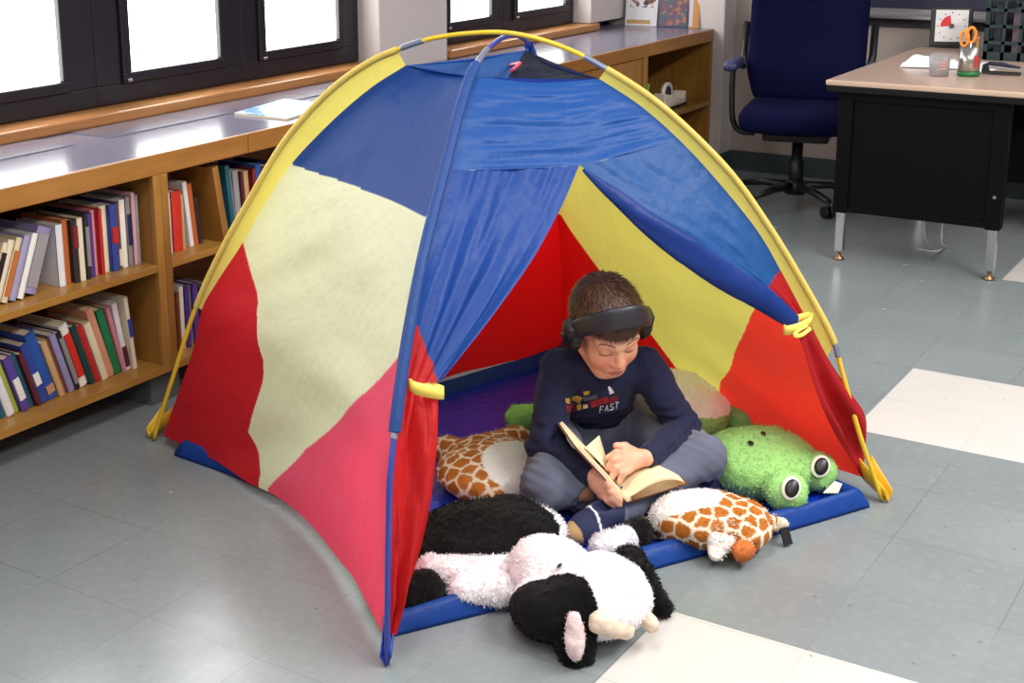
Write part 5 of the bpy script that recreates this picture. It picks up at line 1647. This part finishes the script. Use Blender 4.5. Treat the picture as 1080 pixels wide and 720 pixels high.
# ================================================================== PLUSH PILLOW ANIMALS
plush = NT('plush_fur'); tn_ = tint_node(plush); sv = plush.coords('Object')
plush.base(plush.mix(plush.math('MULTIPLY', plush.noise(sv, 260, 3), .22), tn_, plush.mix(.5, tn_, (0, 0, 0, 1)))); plush.set(Roughness=.95)
plush.b.inputs['Sheen Weight'].default_value = .06; plush.b.inputs['Specular IOR Level'].default_value = .15
plush.bump(plush.noise(sv, 170, 4, .7), .5, .004)
def hdir(a, b):
    d = np.asarray(b)-np.asarray(a); d = d.copy(); d[2] = 0; return unit(d)
def axes(d, tilt=0.0):
    x = unit(d); z = np.array([0, 0, 1.0]); y = np.cross(z, x); M = np.stack([x, y, z], 1); return M
def fuzz(P, amp=.0035):
    return amp*(.6*vn(P+3.1, 55)+.6*vn2(P+1.7, 105))+.006*vn(P+9, 13)
def fur(o, n, length, seed, jitter=16):
    """short pile combed over a plush part, coloured like the cloth under it"""
    me = o.data; nv = len(me.vertices)
    V = np.empty(nv*3, np.float32); me.vertices.foreach_get('co', V); V = V.reshape(-1, 3).astype(float)
    N = np.empty(nv*3, np.float32); me.vertex_normals.foreach_get('vector', N); N = N.reshape(-1, 3).astype(float)
    Cc = np.empty(nv*4, np.float32); me.attributes['tint'].data.foreach_get('color', Cc); Cc = Cc.reshape(-1, 4)[:, :3].astype(float)
    r = np.random.default_rng(seed)
    n = int(n*nv/20000)
    k = r.integers(0, nv, n); p = V[k]+r.normal(size=(n, 3))*.0012; nn = N[k]
    lay = vn(p[:, [1, 2, 0]]*1.0+seed, 9)[:, None]*np.array([1, 0, 0])+vn2(p+seed, 9)[:, None]*np.array([0, 1, 0])
    t = nn*.55+lay*1.1+r.normal(size=(n, 3))*.35+np.array([0, 0, -.12]); t /= np.linalg.norm(t, axis=1)[:, None]
    s = np.cross(t, nn); s /= (np.linalg.norm(s, axis=1)[:, None]+1e-9)
    L_ = length*r.uniform(.6, 1.15, n)[:, None]; w = r.uniform(.0006, .0011, n)[:, None]
    W = np.stack([p-s*w, p+s*w, p+t*L_*.6+s*w*.8, p+t*L_*.6-s*w*.8, p+t*L_-nn*L_*.25], 1).reshape(-1, 3)
    F = []
    m2 = bpy.data.meshes.new('fur')
    b = np.arange(n)*5
    quads = np.stack([b, b+1, b+2, b+3], 1); tris = np.stack([b+3, b+2, b+4], 1)
    m2.from_pydata([tuple(x) for x in W], [], quads.tolist()+tris.tolist())
    col = np.repeat(Cc[k]*r.uniform(.82, 1.14, n)[:, None], 5, 0)
    a = m2.attributes.new('tint', 'FLOAT_COLOR', 'POINT'); a.data.foreach_set('color', np.c_[np.clip(col, 0, 1), np.ones(len(col))].astype(np.float32).ravel())
    m2.materials.append(plush.m); m2.update()
    m2.polygons.foreach_set('use_smooth', np.ones(len(m2.polygons), bool))
    f = bpy.data.objects.new('fur', m2); COL.objects.link(f); f.parent = o
    tag(f, kind='stuff'); return f
def plush_part(name, fn, pts, pad, mat_col, parent, res=.0042, fur_n=9000, fur_l=.009, seed=1):
    pts = np.array(pts); lo = pts.min(0)-pad; hi = pts.max(0)+pad; lo[2] = max(lo[2], -.01)
    o = soft(name, lambda P: np.maximum(fn(P)+fuzz(P), .0035-P[:, 2]), lo, hi, res, plush.m, parent, mat_col, relax=1)
    if fur_n: fur(o, fur_n, fur_l, seed)
    return o
def flat(rgb):
    return lambda P: np.clip(np.asarray(rgb, float)*(1+.05*vn(P, 40)[:, None]), 0, 255)
glossy_black = plain('black_button', (14, 12, 12), .38)

# ---------------------------------------------------------------- cow
FLOORT = .010
c0 = onz(512, 560, .055)
cow = empty('plush_cow', (c0[0], c0[1], FLOORT), 'black and white plush cow with its head over the front lip of the tent', 'stuffed animal')
WHT, BLK = (244, 240, 243), (13, 11, 12)
ba, bb = onz(420, 580, .05), onz(588, 560, .05)
Mb = axes(bb-ba); cb_ = (ba+bb)/2; cb_[2] = .048
lb = np.linalg.norm(bb-ba)/2
def cow_body(P):
    d = ell(P, cb_, (lb*.95, .165, .056), Mb)
    d = smin(d, ell(P, cb_+Mb[:, 0]*.06+Mb[:, 1]*.02, (.15, .12, .060), Mb), .05)
    return d+.006*np.sin((P@Mb[:, 0])*34+3*vn(P, 7))*np.clip((P[:, 2]-.06)/.04, 0, 1)
edge_b = [onz(445, 520, .06), onz(500, 512, .08), onz(560, 545, .07), onz(591, 580, .05), onz(560, 592, .06), onz(500, 606, .06), onz(430, 610, .06)]
def cow_body_col(P):
    q = (P-cb_)@Mb
    e = (q[:, 0]/(lb*1.02))**2+(q[:, 1]/.165)**2
    bl_ = (e+.10*vn(P, 25) < .95) | (q[:, 1] < -.02) & (e < .93)
    c_ = np.empty(P.shape); c_[:] = WHT; c_[bl_] = BLK; return c_
plush_part('body', cow_body, [ba, bb, cb_+[0, 0, .06]], .20, cow_body_col, cow, fur_n=9000, fur_l=.011, seed=3)
hcen = onz(632, 627, .085); hmz = onz(578, 600, .080)
Mh = axes(hdir(hmz, onz(672, 650, .085)))
def cow_head(P):
    d = ell(P, hcen, (.112, .112, .078), Mh)
    d = smin(d, ell(P, hmz, (.092, .086, .066), Mh), .03)
    d = smin(d, ell(P, onz(580, 643, .060), (.098, .078, .060), Mh), .03)
    return d
pat1 = onz(575, 657, .075); pat2 = onz(702, 600, .03)
def cow_head_col(P):
    c_ = np.empty(P.shape); c_[:] = WHT
    q = proj(P)
    u = (P-pat1)@Mh
    b1_ = ((u[:, 0]+.0)/.125)**2+(u[:, 1]/.090)**2+.12*vn(P, 22) < 1
    v_ = (P-hcen)@Mh
    b2_ = (v_[:, 1] > .070+.008*vn(P, 20)) & (v_[:, 0] > -.05) & (P[:, 2] < .125)
    c_[b1_ | b2_] = BLK; return c_
chead = plush_part('head', cow_head, [hcen, hmz, onz(575, 640, .06)], .17, cow_head_col, cow, fur_n=9000, fur_l=.006, seed=5)
def cow_arm(P): return smin(cap(P, onz(560, 604, .05), onz(455, 603, .045), .040, .034), cap(P, onz(550, 618, .045), onz(490, 622, .042), .036, .038), .03)
plush_part('front_leg', cow_arm, [onz(560, 604, .05), onz(455, 603, .045), onz(490, 622, .04), onz(550, 618, .04)], .07, flat(WHT), cow, seed=7)
def cow_hoof(P): return cap(P, onz(446, 624, .042), onz(428, 630, .040), .046, .044)
plush_part('hoof', cow_hoof, [onz(452, 628, .04), onz(428, 632, .04)], .07, flat(BLK), cow, seed=8)
e0, e1 = onz(603, 648, .080), onz(608, 686, .022)
Me = axes(hdir(e0, e1))
def ear_l(P):
    d = ell(P, (e0+e1)/2, (.088, .042, .024), np.stack([unit(e1-e0), Me[:, 1], unit(np.cross(unit(e1-e0), Me[:, 1]))], 1)); return d
le = plush_part('ear', ear_l, [e0, e1], .08, flat(BLK), cow, res=.0036, fur_n=12000, seed=9)
i0, i1 = onz(604, 655, .100), onz(608, 688, .040)
def ear_in(P): return ell(P, (i0+i1)/2, (.047, .018, .014), np.stack([unit(i1-i0), Me[:, 1], unit(np.cross(unit(i1-i0), Me[:, 1]))], 1))
plush_part('ear_lining', ear_in, [i0, i1], .06, flat((232, 208, 208)), le, res=.003, fur_n=6000, fur_l=.004, seed=10)
r0_, r1_ = onz(672, 610, .045), onz(700, 640, .020)
def ear_r(P): return smin(cap(P, r0_, r1_, .036, .022), cap(P, onz(665, 590, .05), r0_, .035, .036), .02)
plush_part('ear', ear_r, [r0_, r1_, onz(665, 590, .05)], .06, flat(BLK), cow, res=.0036, fur_n=12000, seed=11)
for a_, b_ in ((onz(633, 656, .085), onz(660, 664, .055)), (onz(668, 634, .080), onz(687, 660, .050))):
    def horn(P, a_=a_, b_=b_): return cap(P, a_, b_, .024, .0175)
    plush_part('horn', horn, [a_, b_], .05, flat((226, 204, 184)), chead, res=.0035, fur_n=0)
a_, b_ = onz(668, 566, .045), onz(640, 578, .040)
plush_part('front_leg', lambda P: cap(P, onz(672, 560, .05), a_, .034, .034), [a_, onz(672, 560, .05)], .06, flat(BLK), cow, seed=12)
plush_part('hoof', lambda P: cap(P, a_+(b_-a_)*.35, b_+(b_-a_)*.1, .037, .036), [a_, b_], .06, flat((226, 220, 228)), cow, seed=13)
def on_surf(px, fn, z0=.2):
    d = ray(*px); p = CAM+d*((z0-CAM[2])/d[2])
    dn = d/np.linalg.norm(d)
    for _ in range(80): p = p+dn*max(-.01, min(.03, float(fn(p[None])[0])))*.9
    return p
def button(name, px, fn, r, mat, parent, flatness=.5):
    p = on_surf(px, fn); e = 1e-3
    n_ = np.array([fn((p+np.eye(3)[k]*e)[None])[0]-fn((p-np.eye(3)[k]*e)[None])[0] for k in range(3)]); n_ = unit(n_)
    x_ = unit(np.cross(n_, [0.3, .2, 1])); y_ = np.cross(n_, x_)
    rx, ry = r if isinstance(r, tuple) else (r, r)
    g = G(); rows = []
    for i in range(7):
        a = PI/2*i/6
        rows.append([p+n_*(min(rx, ry)*flatness*math.sin(a)+.004)+(x_*rx*math.cos(q)+y_*ry*math.sin(q))*math.cos(a) for q in np.linspace(0, 2*PI, 20, endpoint=False)])
    g.grid(np.array(rows), wrap=True)
    return obj(name, g, mat, parent)
button('nostril', (591, 598), cow_head, (.010, .006), glossy_black, chead, .4)

# ---------------------------------------------------------------- giraffe
g0 = onz(505, 495, .05)
gir = empty('plush_giraffe', (g0[0], g0[1], FLOORT), 'brown spotted plush giraffe with white belly lying under the boy\'s legs', 'stuffed animal')
CRM, SPT = (238, 224, 200), (182, 108, 40)
def spots(V, spacing, seed, gap):
    r = np.random.default_rng(seed); S = []
    for k in r.permutation(len(V)):
        v = V[k]
        if all(np.sum((v-s)**2) > spacing**2 for s in S): S.append(v)
        if len(S) > 400: break
    S = np.array(S); d1 = np.full(len(V), 9.); d2 = np.full(len(V), 9.)
    for s in S:
        d = np.linalg.norm(V-s, axis=1); m = d < d1
        d2 = np.where(m, d1, np.minimum(d2, d)); d1 = np.where(m, d, d1)
    c_ = np.empty(V.shape); c_[:] = CRM
    sp_ = (d2-d1) > gap*(1+.5*vn(V, 60))
    c_[sp_] = SPT; c_[sp_] += (vn(V[sp_], 30)*14)[:, None]
    return c_
ga, gb = onz(478, 490, .05), onz(570, 500, .05)
Mg = axes(gb-ga); gc = (ga+gb)/2; gl_ = np.linalg.norm(gb-ga)/2
gha, ghb = onz(695, 545, .055), onz(790, 556, .055)
Mgh = axes(ghb-gha); ghc = (gha+ghb)/2; ghc[2] = .062; ghl = np.linalg.norm(ghb-gha)/2
def gir_body(P):
    d = ell(P, gc, (gl_*1.30, .165, .060), Mg)
    d = smin(d, cap(P, onz(545, 466, .035), onz(505, 478, .04), .04, .05), .03)
    d = smin(d, cap(P, onz(470, 472, .035), onz(495, 482, .04), .034, .04), .02)
    return d
wb = onz(535, 488, .10)
def gir_body_col(P):
    c_ = spots(P, .032, 2, .0070)
    q = (P-onz(548, 488, .09))@Mg
    c_[((q[:, 0]/.095)**2+(q[:, 1]/.115)**2+.1*vn(P, 25) < 1) & (P[:, 2] > .03)] = (240, 236, 230); return c_
gbd = plush_part('body', gir_body, [ga, gb, onz(545, 460, .05), onz(460, 470, .04), gc+Mg[:, 1]*.1, gc-Mg[:, 1]*.1], .10, gir_body_col, gir, fur_n=7000, fur_l=.007, seed=21)
def gir_neck(P): return cap(P, gc*np.array([1, 1, 0])+[0, 0, .02], gha*np.array([1, 1, 0])+[0, 0, .02], .024, .022)
plush_part('neck', gir_neck, [gc, gha], .05, lambda P: spots(P, .040, 4, .0085), gir, fur_n=0)
def gir_head(P):
    d = ell(P, ghc, (ghl*1.22, .095, .060), Mgh)
    return smin(d, ell(P, ghb+Mgh[:, 0]*-.02+[0, 0, .0], (.075, .085, .052), Mgh), .03)
def gir_head_col(P):
    c_ = spots(P, .030, 6, .0068)
    q = (P-onz(714, 523, .11))@Mgh
    c_[((q[:, 0]/.105)**2+(q[:, 1]/.075)**2+.08*vn(P, 25) < 1) & (P[:, 2] > .05)] = (242, 238, 234); return c_
ghd = plush_part('head', gir_head, [gha, ghb], .13, gir_head_col, gir, fur_n=7000, fur_l=.006, seed=23)
a_, b_ = onz(763, 562, .065), onz(754, 584, .035)
plush_part('ear', lambda P: smax(cap(P, a_, b_, .042, .014), np.abs((P-a_)@np.array([.35, -.7, .6]))-.022, .01), [a_, b_], .06, flat((240, 232, 226)), gir, res=.0036, fur_n=9000, seed=24)
a2, b2_ = onz(802, 552, .045), onz(825, 552, .035)
def gear(P): return cap(P, a2, b2_, .026, .012)
plush_part('ear', gear, [a2, b2_], .05, lambda P: np.where((np.linalg.norm(P-b2_, axis=1) < .030)[:, None], np.array(CRM, float), spots(P, .03, 8, .007)), gir, res=.0036, fur_n=9000, seed=25)
h0, h1 = onz(783, 556, .065), onz(785, 578, .045)
hn = plush_part('horn', lambda P: cap(P, h0, h1, .017, .018), [h0, h1], .04, flat(CRM), ghd, res=.0036, fur_n=9000, seed=26)
plush_part('horn_tip', lambda P: ell(P, h1+np.array([.002, -.008, -.002]), (.026, .026, .024)), [h1], .045, flat((206, 116, 60)), hn, res=.0036, fur_n=9000, fur_l=.005, seed=27)

# ---------------------------------------------------------------- frog
f0 = onz(690, 425, .06)
frg = empty('plush_frog', (f0[0], f0[1], FLOORT), 'green plush frog with cream belly and bulging eyes lying behind the boy', 'stuffed animal')
GRN, GR2, BLY = (150, 208, 118), (164, 216, 132), (250, 246, 232)
fa, fb_ = onz(640, 432, .07), onz(755, 434, .07)
Mf = axes(fb_-fa); fc = (fa+fb_)/2; fc[2] = .08; fl_ = np.linalg.norm(fb_-fa)/2
def frog_body(P):
    d = ell(P, fc, (fl_*1.30, .20, .095), Mf)
    return d
def frog_body_col(P):
    c_ = np.empty(P.shape); c_[:] = GRN; q = (P-fc)@Mf
    c_[((q[:, 0]-.01)/(fl_*1.18))**2+((q[:, 1]+.02)/.165)**2+.06*vn(P, 25) < 1] = BLY
    c_[P[:, 2] < .035] = GRN; return c_
plush_part('body', frog_body, [fa, fb_, fc+Mf[:, 1]*.17, fc-Mf[:, 1]*.17, fc+[0, 0, .06]], .12, frog_body_col, frg, fur_n=6000, fur_l=.010, seed=31)
hc_ = onz(798, 486, .075); ha_ = onz(760, 470, .075); hb_ = onz(846, 500, .075)
Mq = axes(hdir(ha_, hb_))
def frog_head(P):
    d = ell(P, hc_, (.138, .140, .080), Mq)
    return smin(d, ell(P, onz(828, 496, .06), (.07, .10, .055), Mq), .04)
frh = plush_part('head', frog_head, [hc_, ha_, hb_], .15, lambda P: np.where((vn(P, 9) > .1)[:, None], np.array(GRN, float), np.array([160, 210, 124.])), frg, fur_n=6000, fur_l=.010, seed=33)
for px_, pup, tilt in (((861, 497), (865, 492), .1), ((829, 519), (834, 515), .1)):
    ec = onz(px_[0], px_[1], .062)
    def eye(P, ec=ec): return ell(P, ec, (.050, .050, .050))
    eo = plush_part('eye_bulge', eye, [ec], .075, flat(GR2), frh, res=.0036, fur_n=6000, fur_l=.007, seed=35)
    w_ = button('eye_white', (pup[0], pup[1]), eye, (.023, .030), plain('felt_white', (234, 228, 214), .8), eo, .28)
    button('pupil', (pup[0]+1, pup[1]), lambda P, ec=ec: ell(P, ec, (.056, .056, .056)), (.017, .023), glossy_black, eo, .4)
for px_ in ((805, 458), (792, 468)): button('nostril', px_, frog_head, (.010, .006), glossy_black, frh, .4)
mouth = [on_surf(p, frog_head)+np.array([0, 0, .003]) for p in ((757, 468), (755, 474), (756, 481), (760, 486))]
obj('mouth_stitch', G().tube(spline(mouth, 14), .003, 6), plain('stitch_dark_green', (42, 70, 40), .8), frh)
def frog_arm(P): return smin(cap(P, onz(720, 402, .06), onz(768, 428, .07), .042, .048), cap(P, onz(768, 428, .07), onz(782, 446, .06), .048, .042), .02)
plush_part('front_leg', frog_arm, [onz(720, 402, .06), onz(782, 446, .06), onz(768, 428, .07)], .08, flat((142, 190, 108)), frg, seed=37)
a3 = onz(548, 441, .035); a4 = onz(600, 436, .035)
plush_part('hind_leg', lambda P: cap(P, a3, a4, .040, .038), [a3, a4], .06, flat(GRN), frg, seed=38)
t_ = on_surf((884, 516), lambda P: P[:, 2]-.05)
obj('care_tag', G().add([onz(868, 520, .03), onz(884, 520, .045), onz(888, 511, .05), onz(880, 508, .05)]+[onz(868, 520, .03)+[0, .002, .002], onz(884, 520, .045)+[0, .002, .002], onz(888, 511, .05)+[0, .002, .002], onz(880, 508, .05)+[0, .002, .002]],
    [(0, 1, 2, 3), (4, 5, 6, 7), (0, 1, 5, 4), (1, 2, 6, 5), (2, 3, 7, 6), (3, 0, 4, 7)]), plain('felt_white', (234, 228, 214), .8), frg)
